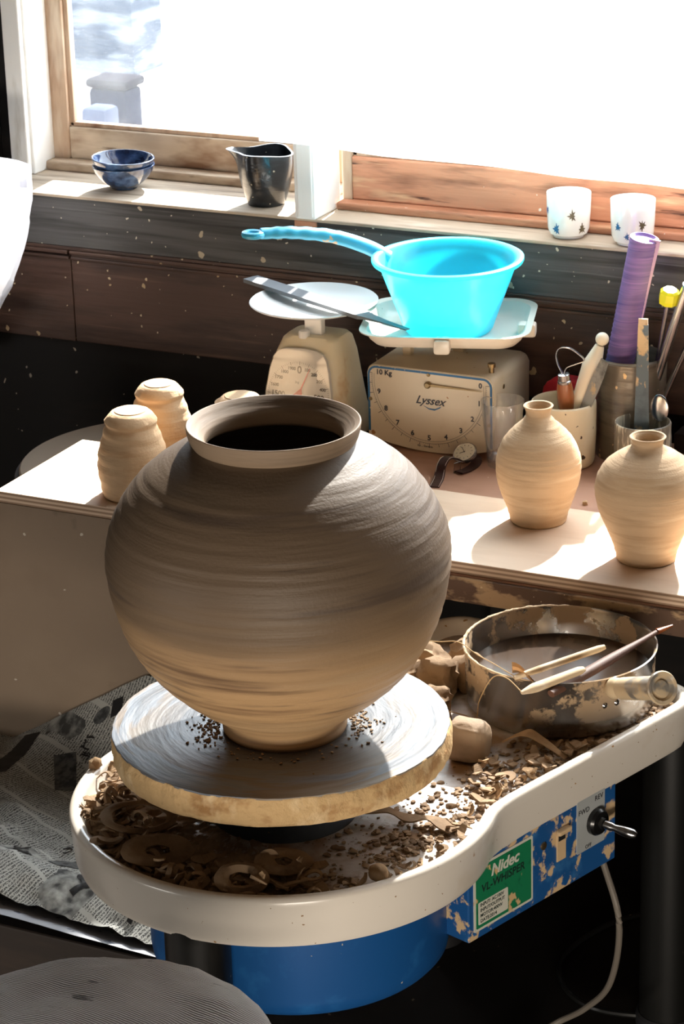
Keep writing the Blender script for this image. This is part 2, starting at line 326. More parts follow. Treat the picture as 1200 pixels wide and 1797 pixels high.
# concentric slip smears on the bat
def make_bat_top():
    m = mat('bat_slip_surface', (196, 200, 206), 0.36, spec=0.5, bump=[((90, 90, 90), 0.0006)])
    N, L = nodes_of(m); b = N['Principled BSDF']
    tc = N.new('ShaderNodeTexCoord')
    sx = N.new('ShaderNodeSeparateXYZ'); L.new(tc.outputs['Object'], sx.inputs[0])
    ln = N.new('ShaderNodeVectorMath'); ln.operation = 'LENGTH'; L.new(tc.outputs['Object'], ln.inputs[0])
    at = N.new('ShaderNodeMath'); at.operation = 'ARCTAN2'; L.new(sx.outputs[1], at.inputs[0]); L.new(sx.outputs[0], at.inputs[1])
    n0 = N.new('ShaderNodeTexNoise'); n0.inputs['Scale'].default_value = 5; L.new(tc.outputs['Object'], n0.inputs['Vector'])
    cs = N.new('ShaderNodeMath'); cs.operation = 'COSINE'; L.new(at.outputs[0], cs.inputs[0])
    sn = N.new('ShaderNodeMath'); sn.operation = 'SINE'; L.new(at.outputs[0], sn.inputs[0])
    cb = N.new('ShaderNodeCombineXYZ')
    r = N.new('ShaderNodeMath'); r.operation = 'MULTIPLY_ADD'; r.inputs[1].default_value = 34; L.new(ln.outputs['Value'], r.inputs[0])
    k = N.new('ShaderNodeMath'); k.operation = 'MULTIPLY'; k.inputs[1].default_value = 0.9; L.new(n0.outputs[0], k.inputs[0]); L.new(k.outputs[0], r.inputs[2])
    L.new(r.outputs[0], cb.inputs[0]); L.new(cs.outputs[0], cb.inputs[1]); L.new(sn.outputs[0], cb.inputs[2])
    n1 = N.new('ShaderNodeTexNoise'); n1.inputs['Scale'].default_value = 1.0; n1.inputs['Detail'].default_value = 6; L.new(cb.outputs[0], n1.inputs['Vector'])
    cr = N.new('ShaderNodeValToRGB'); e = cr.color_ramp.elements
    e[0].position = 0.30; e[0].color = rgba((84, 76, 68)); e[1].position = 0.70; e[1].color = rgba((156, 150, 140))
    for p, c in ((0.42, (98, 105, 114)), (0.5, (122, 130, 140)), (0.56, (126, 112, 97))):
        x = e.new(p); x.color = rgba(c)
    L.new(n1.outputs[0], cr.inputs[0])
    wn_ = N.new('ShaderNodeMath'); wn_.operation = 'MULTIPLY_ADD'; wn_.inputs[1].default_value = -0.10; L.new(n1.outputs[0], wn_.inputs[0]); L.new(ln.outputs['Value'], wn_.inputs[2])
    wr = N.new('ShaderNodeMapRange'); wr.interpolation_type = 'SMOOTHSTEP'; wr.inputs[1].default_value = 0.07; wr.inputs[2].default_value = 0.180; wr.inputs[3].default_value = 0.85; wr.inputs[4].default_value = 0.0; L.new(wn_.outputs[0], wr.inputs[0])  # dark round the foot: the jar's shadow painted into the slip colour
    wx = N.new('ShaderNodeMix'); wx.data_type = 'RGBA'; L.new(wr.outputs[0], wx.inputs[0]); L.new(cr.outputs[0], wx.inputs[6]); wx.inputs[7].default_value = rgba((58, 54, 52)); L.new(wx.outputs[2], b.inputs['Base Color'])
    rr_ = N.new('ShaderNodeMapRange'); rr_.inputs[1].default_value = 0.06; rr_.inputs[2].default_value = 0.20; rr_.inputs[3].default_value = 0.22; rr_.inputs[4].default_value = 0.5; L.new(ln.outputs['Value'], rr_.inputs[0]); L.new(rr_.outputs[0], b.inputs['Roughness'])
    n2 = N.new('ShaderNodeTexNoise'); n2.inputs['Scale'].default_value = 2.4; n2.inputs['Detail'].default_value = 4; L.new(cb.outputs[0], n2.inputs['Vector'])
    bn = N.new('ShaderNodeBump'); bn.inputs['Distance'].default_value = 0.0016; L.new(n2.outputs[0], bn.inputs['Height']); L.new(bn.outputs[0], b.inputs['Normal'])
    return m
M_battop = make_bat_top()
def damp_and_shade(m, damp_shade, z0, z1):
    # upper wall darker for dampness, its shade painted in too, in thrown bands, drier below
    N, L = nodes_of(m); b = N['Principled BSDF']; src = b.inputs['Base Color'].links[0].from_socket
    tc = N.new('ShaderNodeTexCoord'); sp = N.new('ShaderNodeSeparateXYZ'); L.new(tc.outputs['Object'], sp.inputs[0])
    mp = N.new('ShaderNodeMapping'); mp.inputs['Scale'].default_value = (1.6, 1.6, 16); L.new(tc.outputs['Object'], mp.inputs[0])
    n = N.new('ShaderNodeTexNoise'); n.inputs['Scale'].default_value = 1; n.inputs['Detail'].default_value = 3; L.new(mp.outputs[0], n.inputs['Vector'])
    a = N.new('ShaderNodeMath'); a.operation = 'MULTIPLY_ADD'; a.inputs[1].default_value = 0.16; L.new(n.outputs[0], a.inputs[0]); L.new(sp.outputs[2], a.inputs[2])
    mr = N.new('ShaderNodeMapRange'); mr.interpolation_type = 'SMOOTHSTEP'; mr.inputs[1].default_value = z0 + 0.08; mr.inputs[2].default_value = z1 + 0.08; mr.inputs[4].default_value = 0.85; L.new(a.outputs[0], mr.inputs[0])
    mx = N.new('ShaderNodeMix'); mx.data_type = 'RGBA'; L.new(mr.outputs[0], mx.inputs[0]); L.new(src, mx.inputs[6]); mx.inputs[7].default_value = rgba(damp_shade)
    L.new(mx.outputs[2], b.inputs['Base Color'])
M_jarbody = mat('clay_jar_body', (190, 154, 112), 0.55, var=[((132, 102, 74), (2.2, 2.2, 34), 0.54, 0.66), ((196, 164, 124), (2, 2, 24), 0.55, 0.75), ((116, 94, 74), (5, 5, 80), 0.64, 0.78)],
             bump=[((8, 8, 150), 0.0012), ((240, 240, 240), 0.0004)], spec=0.4)
damp_and_shade(M_jarbody, (70, 61, 54), 0.10, 0.27)
# clay dust lying on the tray floor
M_trayfloor = mat('tray_floor_dusty', (196, 190, 186), 0.4, var=[((150, 122, 94), (7, 7, 7), 0.44, 0.56, 8), ((120, 94, 70), (34, 34, 34), 0.58, 0.66, 8)], bump=[((90, 90, 90), 0.0010)])
# plywood edge lines follow height
def ply_layers(m, z_mid=0.0, n=420):
    N, L = nodes_of(m); b = N['Principled BSDF']; src = b.inputs['Base Color'].links[0].from_socket
    tc = N.new('ShaderNodeTexCoord'); sp = N.new('ShaderNodeSeparateXYZ'); L.new(tc.outputs['Object'], sp.inputs[0])
    ml = N.new('ShaderNodeMath'); ml.operation = 'MULTIPLY'; ml.inputs[1].default_value = n * 2; L.new(sp.outputs[2], ml.inputs[0])
    sn = N.new('ShaderNodeMath'); sn.operation = 'SINE'; L.new(ml.outputs[0], sn.inputs[0])
    ge = N.new('ShaderNodeNewGeometry'); s2 = N.new('ShaderNodeSeparateXYZ'); L.new(ge.outputs['True Normal'], s2.inputs[0])
    ab = N.new('ShaderNodeMath'); ab.operation = 'ABSOLUTE'; L.new(s2.outputs[2], ab.inputs[0])
    lt = N.new('ShaderNodeMath'); lt.operation = 'LESS_THAN'; lt.inputs[1].default_value = 0.5; L.new(ab.outputs[0], lt.inputs[0])
    mr = N.new('ShaderNodeMapRange'); mr.inputs[1].default_value = -0.3; mr.inputs[2].default_value = 0.5; mr.inputs[4].default_value = 0.75; L.new(sn.outputs[0], mr.inputs[0])
    fc = N.new('ShaderNodeMath'); fc.operation = 'MULTIPLY'; L.new(mr.outputs[0], fc.inputs[0]); L.new(lt.outputs[0], fc.inputs[1])
    mx = N.new('ShaderNodeMix'); mx.data_type = 'RGBA'; L.new(fc.outputs[0], mx.inputs[0]); L.new(src, mx.inputs[6]); mx.inputs[7].default_value = rgba((128, 96, 72))
    L.new(mx.outputs[2], b.inputs['Base Color']); return m
ply_layers(M_ply)
def patches(m, color, scale, lo, hi, zmin, zmax, rough=0.9, stretch=(1, 1, 1)):
    """patches of another material (dried slip) by noise, only between two heights of the object"""
    N, L = nodes_of(m); b = N['Principled BSDF']; out = N['Material Output']
    tc = N.new('ShaderNodeTexCoord'); mp = N.new('ShaderNodeMapping'); mp.inputs['Scale'].default_value = tuple(scale * s for s in stretch); L.new(tc.outputs['Object'], mp.inputs[0])
    n = N.new('ShaderNodeTexNoise'); n.inputs['Scale'].default_value = 1; n.inputs['Detail'].default_value = 7; n.inputs['Roughness'].default_value = 0.62; L.new(mp.outputs[0], n.inputs['Vector'])
    mr = N.new('ShaderNodeMapRange'); mr.inputs[1].default_value = lo; mr.inputs[2].default_value = hi; L.new(n.outputs[0], mr.inputs[0])
    sp = N.new('ShaderNodeSeparateXYZ'); L.new(tc.outputs['Object'], sp.inputs[0])
    g = N.new('ShaderNodeMapRange'); g.inputs[1].default_value = zmin; g.inputs[2].default_value = zmax; L.new(sp.outputs[2], g.inputs[0])
    ml = N.new('ShaderNodeMath'); ml.operation = 'MULTIPLY'; L.new(mr.outputs[0], ml.inputs[0]); L.new(g.outputs[0], ml.inputs[1])
    d = N.new('ShaderNodeBsdfPrincipled'); d.inputs['Base Color'].default_value = rgba(color); d.inputs['Roughness'].default_value = rough
    ms = N.new('ShaderNodeMixShader'); L.new(ml.outputs[0], ms.inputs[0]); L.new(b.outputs[0], ms.inputs[1]); L.new(d.outputs[0], ms.inputs[2]); L.new(ms.outputs[0], out.inputs[0])
    return m
patches(M_potsteel, (176, 150, 118), 13, 0.53, 0.57, 0.02, 0.07)
M_paneblue = mat('smeared_blue_enamel', (28, 82, 140), 0.4, var=[((60, 118, 172), (16, 16, 16), 0.55, 0.7)])
M_handle = mat('clay_smeared_handle', (190, 184, 174), 0.3, metal=0.6)
patches(M_handle, (206, 184, 150), 26, 0.42, 0.50, -1.0, -0.9)
M_ctrl = patches(M_paneblue, (206, 176, 134), 26, 0.53, 0.57, -1.0, -0.9)
M_green = mat('green_label', (20, 118, 76), 0.5, var=[((206, 172, 124), (26, 26, 18), 0.60, 0.63), ((14, 90, 60), (40, 40, 40), 0.6, 0.7)])
M_lblwhite = mat('label_white', (206, 204, 190), 0.5, var=[((206, 172, 124), (26, 26, 18), 0.62, 0.66)])
M_lblgrey = mat('grey_switch_plate', (168, 172, 172), 0.4, var=[((206, 176, 134), (26, 26, 26), 0.62, 0.68)])

def thin(name, color, transp, transl, gloss=0.0, dust=0.0):
    """thin sheet: lets part of the light straight through and scatters part of it"""
    m = bpy.data.materials.new(name); m.use_nodes = True; nt = m.node_tree; N = nt.nodes; L = nt.links; N.remove(N['Principled BSDF']); out = N['Material Output']
    t = N.new('ShaderNodeBsdfTransparent'); t.inputs[0].default_value = (1, 1, 1, 1)
    tl = N.new('ShaderNodeBsdfTranslucent'); tl.inputs[0].default_value = rgba(color)
    df = N.new('ShaderNodeBsdfDiffuse'); df.inputs[0].default_value = rgba(color)
    a = N.new('ShaderNodeMixShader'); a.inputs[0].default_value = transl; L.new(df.outputs[0], a.inputs[1]); L.new(tl.outputs[0], a.inputs[2])
    b_ = N.new('ShaderNodeMixShader'); b_.inputs[0].default_value = transp; L.new(a.outputs[0], b_.inputs[1]); L.new(t.outputs[0], b_.inputs[2])
    last = b_.outputs[0]
    if dust:
        tc = N.new('ShaderNodeTexCoord'); n1 = N.new('ShaderNodeTexVoronoi'); n1.inputs['Scale'].default_value = 160; L.new(tc.outputs['Object'], n1.inputs['Vector'])
        lt = N.new('ShaderNodeMath'); lt.operation = 'LESS_THAN'; lt.inputs[1].default_value = 0.16; L.new(n1.outputs['Distance'], lt.inputs[0])
        n2 = N.new('ShaderNodeTexNoise'); n2.inputs['Scale'].default_value = 14; n2.inputs['Detail'].default_value = 6; L.new(tc.outputs['Object'], n2.inputs['Vector'])
        mr = N.new('ShaderNodeMapRange'); mr.inputs[1].default_value = 0.4; mr.inputs[2].default_value = 0.8; mr.inputs[3].default_value = transp; mr.inputs[4].default_value = transp - dust; L.new(n2.outputs[0], mr.inputs[0])
        su = N.new('ShaderNodeMath'); su.operation = 'MULTIPLY_ADD'; su.inputs[1].default_value = -0.08; su.use_clamp = True; L.new(lt.outputs[0], su.inputs[0]); L.new(mr.outputs[0], su.inputs[2]); L.new(su.outputs[0], b_.inputs[0])
    if gloss:
        gl = N.new('ShaderNodeBsdfGlossy'); gl.inputs['Roughness'].default_value = 0.04
        lw = N.new('ShaderNodeLayerWeight'); lw.inputs[0].default_value = 0.35
        mu = N.new('ShaderNodeMath'); mu.operation = 'MULTIPLY_ADD'; mu.inputs[1].default_value = gloss; mu.inputs[2].default_value = 0.03; L.new(lw.outputs['Facing'], mu.inputs[0])
        c_ = N.new('ShaderNodeMixShader'); L.new(mu.outputs[0], c_.inputs[0]); L.new(last, c_.inputs[1]); L.new(gl.outputs[0], c_.inputs[2]); last = c_.outputs[0]
    L.new(last, out.inputs[0]); return m
M_pane = thin('dusty_window_glass', (235, 240, 245), 0.975, 0.5, 0.0, 0.035)
M_sheet = thin('white_vinyl_sheet', (246, 248, 250), 0.30, 0.68, 0.0)
M_bag = thin('thin_white_bag', (240, 242, 248), 0.12, 0.5, 0.3)
M_cover = thin('clear_dial_cover', (245, 248, 248), 0.95, 0.5, 0.18)
M_glass = thin('clear_drinking_glass', (240, 245, 245), 0.93, 0.5, 0.75)
def make_cyan():
    m = mat('cyan_plastic', (96, 206, 224), 0.3, spec=0.5); N, L = nodes_of(m); b = N['Principled BSDF']; out = N['Material Output']
    t = N.new('ShaderNodeBsdfTranslucent'); t.inputs[0].default_value = rgba((90, 230, 242)); ms = N.new('ShaderNodeMixShader'); ms.inputs[0].default_value = 0.5
    L.new(b.outputs[0], ms.inputs[1]); L.new(t.outputs[0], ms.inputs[2]); L.new(ms.outputs[0], out.inputs[0]); return m
M_cyan = make_cyan()
M_cyanh = mat('cyan_handle_plastic', (60, 176, 214), 0.4, var=[((205, 170, 128), (22, 22, 22), 0.66, 0.68)], spec=0.5)
def make_news():
    m = mat('newsprint', (150, 152, 150), 0.9); N, L = nodes_of(m); b = N['Principled BSDF']
    tc = N.new('ShaderNodeTexCoord'); mp = N.new('ShaderNodeMapping'); mp.inputs['Rotation'].default_value = (0, 0, 0.42); L.new(tc.outputs['Object'], mp.inputs[0])
    sp = N.new('ShaderNodeSeparateXYZ'); L.new(mp.outputs[0], sp.inputs[0])
    def math_(op, a, b_=None, v=None):
        n = N.new('ShaderNodeMath'); n.operation = op
        for i, x in enumerate((a, b_)):
            if x is None: continue
            if isinstance(x, (int, float)): n.inputs[i].default_value = x
            else: L.new(x, n.inputs[i])
        return n.outputs[0]
    X, Y = sp.outputs[0], sp.outputs[1]
    rows = math_('LESS_THAN', math_('FRACT', math_('MULTIPLY', X, 170)), 0.60)       # vertical lines of type
    blocks = math_('LESS_THAN', math_('FRACT', math_('MULTIPLY', Y, 15)), 0.90)       # tiers
    ch = N.new('ShaderNodeTexNoise'); ch.inputs['Scale'].default_value = 560; ch.inputs['Detail'].default_value = 1; L.new(mp.outputs[0], ch.inputs['Vector'])
    chm = math_('GREATER_THAN', ch.outputs[0], 0.47)
    fine = math_('MULTIPLY', math_('MULTIPLY', rows, blocks), chm)
    # cells: text block, picture, white, headline
    br = N.new('ShaderNodeTexVoronoi'); br.distance = 'CHEBYCHEV'; br.inputs['Scale'].default_value = 11; br.inputs['Randomness'].default_value = 0.7; L.new(mp.outputs[0], br.inputs['Vector'])
    sc = N.new('ShaderNodeSeparateColor'); L.new(br.outputs['Color'], sc.inputs[0])
    istext = math_('GREATER_THAN', sc.outputs[0], 0.16)
    ispic = math_('LESS_THAN', sc.outputs[0], 0.07)
    ishead = math_('MULTIPLY', math_('LESS_THAN', sc.outputs[0], 0.16), math_('GREATER_THAN', sc.outputs[0], 0.07))
    pic = N.new('ShaderNodeTexNoise'); pic.inputs['Scale'].default_value = 34; pic.inputs['Detail'].default_value = 5; L.new(mp.outputs[0], pic.inputs['Vector'])
    picm = math_('MULTIPLY', ispic, N_map(N, L, pic.outputs[0], 0.35, 0.6))
    hd = N.new('ShaderNodeTexNoise'); hd.inputs['Scale'].default_value = 85; hd.inputs['Detail'].default_value = 0; L.new(mp.outputs[0], hd.inputs['Vector'])
    hrow = math_('LESS_THAN', math_('FRACT', math_('MULTIPLY', X, 34)), 0.55)
    headm = math_('MULTIPLY', math_('MULTIPLY', ishead, hrow), math_('GREATER_THAN', hd.outputs[0], 0.49))
    tot = math_('ADD', math_('MULTIPLY', math_('MULTIPLY', fine, istext), 0.9), math_('ADD', math_('MULTIPLY', picm, 0.9), headm)); 
    mx = N.new('ShaderNodeMix'); mx.data_type = 'RGBA'; mx.clamp_factor = True; L.new(tot, mx.inputs[0]); mx.inputs[6].default_value = rgba((176, 177, 172)); mx.inputs[7].default_value = rgba((34, 35, 38))
    L.new(mx.outputs[2], b.inputs['Base Color']); return m
def N_map(N, L, s, lo, hi):
    mr = N.new('ShaderNodeMapRange'); mr.inputs[1].default_value = lo; mr.inputs[2].default_value = hi; L.new(s, mr.inputs[0]); return mr.outputs[0]
M_news = make_news()
M_newsplain = mat('newsprint_plain', (178, 180, 186), 0.9, var=[((120, 124, 136), (26, 60, 10), 0.62, 0.66)])
def make_cushion():
    m = mat('striped_grey_cloth', (184, 178, 174), 0.95, var=[((156, 150, 147), (4, 4, 4), 0.5, 0.75), ((60, 54, 50), (14, 60, 14), 0.66, 0.72)]); N, L = nodes_of(m); b = N['Principled BSDF']; src = b.inputs['Base Color'].links[0].from_socket
    tc = N.new('ShaderNodeTexCoord'); mp = N.new('ShaderNodeMapping'); mp.inputs['Rotation'].default_value = (0, 0, 0.1); L.new(tc.outputs['Object'], mp.inputs[0])
    wv = N.new('ShaderNodeTexWave'); wv.bands_direction = 'Y'; wv.inputs['Scale'].default_value = 90; wv.inputs['Distortion'].default_value = 1.0; L.new(mp.outputs[0], wv.inputs['Vector'])
    mr = N.new('ShaderNodeMapRange'); mr.inputs[1].default_value = 0.5; mr.inputs[2].default_value = 0.9; mr.inputs[4].default_value = 0.45; L.new(wv.outputs['Fac'], mr.inputs[0])
    mx = N.new('ShaderNodeMix'); mx.data_type = 'RGBA'; L.new(mr.outputs[0], mx.inputs[0]); L.new(src, mx.inputs[6]); mx.inputs[7].default_value = rgba((226, 220, 214)); L.new(mx.outputs[2], b.inputs['Base Color'])
    bn = N.new('ShaderNodeBump'); bn.inputs['Distance'].default_value = 0.0008; L.new(wv.outputs['Fac'], bn.inputs['Height']); L.new(bn.outputs[0], b.inputs['Normal']); return m
M_cushion = make_cushion()

# ------------------------------------------------------------------ the room
YW = 1.340; ZS = 0.784; ZD = 0.440; ZB = 0.460
struct('floor', box(B(), -3.2, 3.2, -4.7, 1.75, -0.26, -0.2), M_floor)
struct('ceiling', box(B(), -3.2, 3.2, -4.7, 1.75, 2.55, 2.6), M_room)
struct('wall_left', box(B(), -3.2, -3.1, -4.7, 1.75, -0.2, 2.55), M_room)
struct('wall_right', box(B(), 3.1, 3.2, -4.7, 1.75, -0.2, 2.55), M_room)
struct('wall_front', box(B(), -3.1, 3.1, -4.7, -4.6, -0.2, 2.55), M_room)
wb = B()
box(wb, -3.1, 3.1, YW + 0.012, 1.60, -0.2, 0.494)           # blackened lower boards
box(wb, -3.1, 3.1, YW + 0.02, 1.60, 0.494, ZS - 0.105)
box(wb, -3.1, -1.385, 1.50, 1.62, ZS, 2.55)                 # wall beside and above the window
box(wb, 1.05, 3.1, 1.40, 1.62, ZS, 2.55)
box(wb, -1.385, 1.05, 1.45, 1.62, 2.30, 2.55)
struct('wall_back', wb, M_blackwood)
bd = B()
box(bd, -3.1, -1.142, YW + 0.004, YW + 0.03, 0.490, 0.664, 0.002); box(bd, -1.138, 3.1, YW, YW + 0.03, 0.492, 0.668, 0.002)
struct('trim_1', bd, M_brown, label='brown boards of the back wall')
bd = B()
for x0, x1 in ((-3.1, -1.142), (-1.138, 3.1)):
    box(bd, x0, x1, YW - 0.007, YW + 0.02, 0.668, 0.676, 0.002); box(bd, x0, x1, YW - 0.003, YW + 0.02, 0.656, 0.663, 0.002)
box(bd, -3.1, 3.1, YW - 0.002, YW + 0.02, 0.676, 0.682, 0.001)
struct('trim_2', bd, M_brown)
bd = box(B(), -3.1, 3.1, YW, 1.60, 0.682, ZS - 0.004, 0.002)
for p in ((-0.055, 0.735), (-0.058, 0.704)): cyl(bd, (p[0], YW - 0.001, p[1]), (p[0], YW + 0.001, p[1]), 0.0045, seg=10)
struct('trim_3', bd, M_beam, label='dark beam below the window sill')
struct('trim_4', box(B(), -3.1, 3.1, YW - 0.004, 1.66, ZS - 0.006, ZS, 0.002), M_sill, label='weathered window sill')
bd = B(); box(bd, -0.648, -0.604, YW - 0.0045, YW + 0.01, ZS - 0.018, ZS - 0.0055); struct('trim_5', bd, M_redwood)
# dark post and white painted posts of the window opening
bd = B(); box(bd, -1.385, -1.333, 1.50, 1.62, ZS, 2.30, 0.003); struct('trim_6', bd, M_blackwood)
bd = B(); box(bd, -1.332, -1.292, 1.45, 1.54, ZS, 2.30, 0.003); box(bd, -1.30, -1.286, 1.462, 1.54, ZS, 2.30, 0.003); struct('trim_7', bd, M_wpaint, label='white painted window post at the left')
bd = B(); box(bd, -0.643, -0.602, YW - 0.012, 1.436, ZS, 2.30, 0.003); box(bd, -0.636, -0.6055, YW - 0.015, YW, ZS + 0.004, 2.30, 0.002); struct('trim_8', bd, M_wpaint, label='white painted post in the middle of the window')
bd = B(); box(bd, -1.29, -0.64, 1.505, 1.60, ZS, 0.802, 0.004); struct('trim_9', bd, M_sash)
bd = B(); box(bd, -0.60, 1.05, 1.412, 1.475, ZS, 0.799, 0.003); struct('trim_10', bd, M_redwood)
# window 1: left sash
def window(name, x0, x1, y, zr0, zr1, sw, ztop, rail_m, stile_m):
    t = bpy.data.objects.new(name, None); COL.objects.link(t); t.location = (x0, y, ZS + OZ); t['kind'] = 'structure'
    obj('bottom_rail', box(B(), x0 + sw, x1 - sw, y, y + 0.03, zr0, zr1, 0.003), rail_m, t, False)
    obj('stile', box(B(), x0, x0 + sw, y - 0.002, y + 0.032, zr0 - 0.002, ztop, 0.003), stile_m, t, False)
    obj('stile', box(B(), x1 - sw, x1, y - 0.002, y + 0.032, zr0 - 0.002, ztop, 0.003), stile_m, t, False)
    obj('top_rail', box(B(), x0 + sw, x1 - sw, y, y + 0.03, ztop - 0.05, ztop, 0.003), rail_m, t, False)
    bd = B(); box(bd, x0 + sw - 0.001, x0 + sw + 0.010, y + 0.006, y + 0.024, zr1, ztop - 0.05, 0.002); box(bd, x0 + sw, x1 - sw, y + 0.006, y + 0.024, zr1 - 0.001, zr1 + 0.009, 0.002)
    obj('glazing_bead', bd, stile_m, t, False)
    obj('window_pane', box(B(), x0 + sw, x1 - sw, y + 0.014, y + 0.017, zr1, ztop - 0.05), M_pane, t, False)
    return t
window('window_1', -1.294, -0.640, 1.540, 0.802, 0.866, 0.044, 2.28, M_sash, M_sashv)
window('window_2', -0.600, 1.05, 1.440, 0.799, 0.880, 0.020, 2.28, M_redwood, M_sashv)
# ------------------------------------------------------------------ outside
struct('floor_outside', box(B(), -14, 10, 1.7, 16, -0.75, -0.7), mat('pale_concrete', (206, 204, 200), 0.9, var=[((180, 178, 176), (1, 1, 1), 0.5, 0.8)]))
M_block = mat('grey_block_wall', (58, 66, 78), 0.9, spec=0.0, var=[((100, 106, 114), (2.0, 2.0, 9.0), 0.46, 0.56)], bump=[((9, 9, 30), 0.02)])
ow = box(B(), -7.4, -5.43, 8.8, 9.1, -0.7, 1.2); single('block_wall', ow, M_block, 'pale grey block wall seen faintly outside the left window', 'wall', (-6.4, 8.95, -0.7), smooth=False)
bn = thing('wheeled_bin', 'dark grey-blue bin standing outside, seen through the left window pane', 'bin', (-3.32, 5.25, -0.7))
obj('body', box(B(), -3.42, -3.26, 5.1, 5.22, -0.7, 0.10, 0.02), mat('dark_bin', (28, 31, 44), 0.9, spec=0.0), bn)
obj('lid', box(B(), -3.425, -3.25, 5.09, 5.23, 0.10, 0.135, 0.015), mat('bin_lid', (24, 22, 30), 0.9, spec=0.0), bn)
single('concrete_block', box(B(), -3.27, -3.165, 4.80, 4.90, -0.7, 0.10, 0.02), mat('pale_box', (62, 68, 84), 0.9, spec=0.0), 'small grey block standing outside in front of the bin', 'block', (-3.22, 4.85, -0.7))
# ------------------------------------------------------------------ sheet hung over the window
bd = B(); n = 60; m_ = 16; g = []
for i in range(n + 1):
    x = -0.675 + 1.70 * i / n; zb_ = 0.941 - 0.024 * min(1, (x + 0.69) / 0.8) + 0.004 * nz(x * 6, 0, 0); row = []
    for j in range(m_ + 1):
        z = zb_ + (2.24 - zb_) * j / m_; row.append(bd.verts.new((x, 1.262 + 0.006 * nz(x * 5, z * 1.5, 2), z)))
    g.append(row)
for i in range(n):
    for j in range(m_): bd.faces.new((g[i][j], g[i + 1][j], g[i + 1][j + 1], g[i][j + 1]))
single('vinyl_sheet', bd, M_sheet, 'thin white translucent sheet hanging across the right-hand window', 'sheet', (0.15, 1.26, 0.905))

# ------------------------------------------------------------------ low platform, papers, leaning panel
single('wooden_platform', box(B(), -2.6, -0.245, 0.075, YW, -0.2, -0.002, 0.004), M_platform, 'low dark wooden platform under the newspapers', 'platform', (-1.3, 0.7, -0.2), smooth=False)
pbx = thing('plywood_box', 'large stained beige plywood box carrying the left end of the board', 'box', (-0.65, 0.78, -0.002))
obj('front_panel', box(B(), -1.30, -0.42, 0.640, 0.652, -0.002, 0.4395, 0.001), M_panel, pbx, False)
for x_ in (-0.869, -0.432): obj('side_panel', box(B(), x_, x_ + 0.012, 0.6525, 0.80, -0.002, 0.4395, 0.001), M_panel, pbx, False)
obj('back_panel', box(B(), -0.8565, -0.4325, 0.788, 0.80, -0.002, 0.4395, 0.001), M_panel, pbx, False)
def paper(poly_x, poly_y, hfun, rot, c, nx=70, ny=50, thick=0.0006):
    bd = B(); g = []
    for i in range(nx + 1):
        row = []
        for j in range(ny + 1):
            a = poly_x[0] + (poly_x[1] - poly_x[0]) * i / nx; b_ = poly_y[0] + (poly_y[1] - poly_y[0]) * j / ny
            x = c[0] + a * math.cos(rot) - b_ * math.sin(rot); y = c[1] + a * math.sin(rot) + b_ * math.cos(rot)
            yy, h = hfun(x, y, i / nx, j / ny); row.append(bd.verts.new((x, yy, h)))
        g.append(row)
    for i in range(nx):
        for j in range(ny): bd.faces.new((g[i][j], g[i + 1][j], g[i + 1][j + 1], g[i][j + 1]))
    return bd
def h_up(x, y, u, v):
    h = 0.006 + 0.010 * max(0, fbm(x * 7, y * 7, 0)) + 0.006 * abs(nz(x * 16, y * 12, 3))
    lift = max(0.0, min(1.1, (x + 0.87) / 0.25)) * 0.150      # the far edge climbs the panel
    s_ = min(1.0, max(0.0, (y - 0.50) / 0.134))
    h = h * (1 - 0.7 * s_) + lift * s_ ** 1.7
    return min(y, 0.634), h
def h_front(x, y, u, v):
    cr = math.exp(-((v - 0.25) / 0.22) ** 2) * 0.05
    h = 0.014 + cr * (0.6 + 0.5 * nz(x * 5, y * 3, 9)) + 0.014 * abs(fbm(x * 11, y * 11, 5)) + 0.006 * nz(x * 30, y * 30, 1)
    return y, h
def h_flat(x, y, u, v): return y, 0.0015 + 0.004 * abs(nz(x * 6, y * 6, 7)) + 0.012 * math.exp(-((v) / 0.25) ** 2)
n1 = single('newspaper_sheet', paper((-0.42, 0.40), (-0.27, 0.27), h_up, -0.16, (-0.66, 0.40)), M_news, 'large newspaper sheet spread flat, its far edge propped up against the plywood box', 'newspaper', (-0.66, 0.4, 0.0))
n2 = single('newspaper_sheet', paper((-0.36, 0.34), (-0.13, 0.13), h_front, -0.10, (-0.52, 0.235)), M_news, 'crumpled newspaper page with big pictures lying in front of the flat sheet', 'newspaper', (-0.52, 0.235, 0.0))
n3 = single('newspaper_sheet', paper((-0.42, 0.36), (-0.06, 0.20), h_flat, -0.06, (-0.56, 0.14)), M_newsplain, 'folded pale newspaper at the bottom, peeking out below the crumpled page', 'newspaper', (-0.56, 0.14, 0.0))
def uv2(c, rot, x, y, px, py):                                   # paper parameters of a scene point
    dx, dy = x - c[0], y - c[1]; a = dx * math.cos(rot) + dy * math.sin(rot); b_ = -dx * math.sin(rot) + dy * math.cos(rot)
    return (a - px[0]) / (px[1] - px[0]), (b_ - py[0]) / (py[1] - py[0])
def printed(name, parent, hfun, args, build, m, label=None):
    bd = B(); build(bd)
    bmesh.ops.subdivide_edges(bd, edges=[e for e in bd.edges if e.calc_length() > 0.006], cuts=3, use_grid_fill=True)
    bmesh.ops.triangulate(bd, faces=bd.faces[:])
    for v in bd.verts:
        u, t_ = uv2(args[0], args[1], v.co.x, v.co.y, args[2], args[3]); yy, h = hfun(v.co.x, v.co.y, u, t_); v.co = Vector((v.co.x, min(v.co.y, 0.6335), h + 0.0012))
    o = obj(name, bd, m, parent, False)
    if label: o['label'] = label
A1 = ((-0.66, 0.40), -0.16, (-0.42, 0.40), (-0.27, 0.27)); A2 = ((-0.52, 0.235), -0.10, (-0.36, 0.34), (-0.13, 0.13))
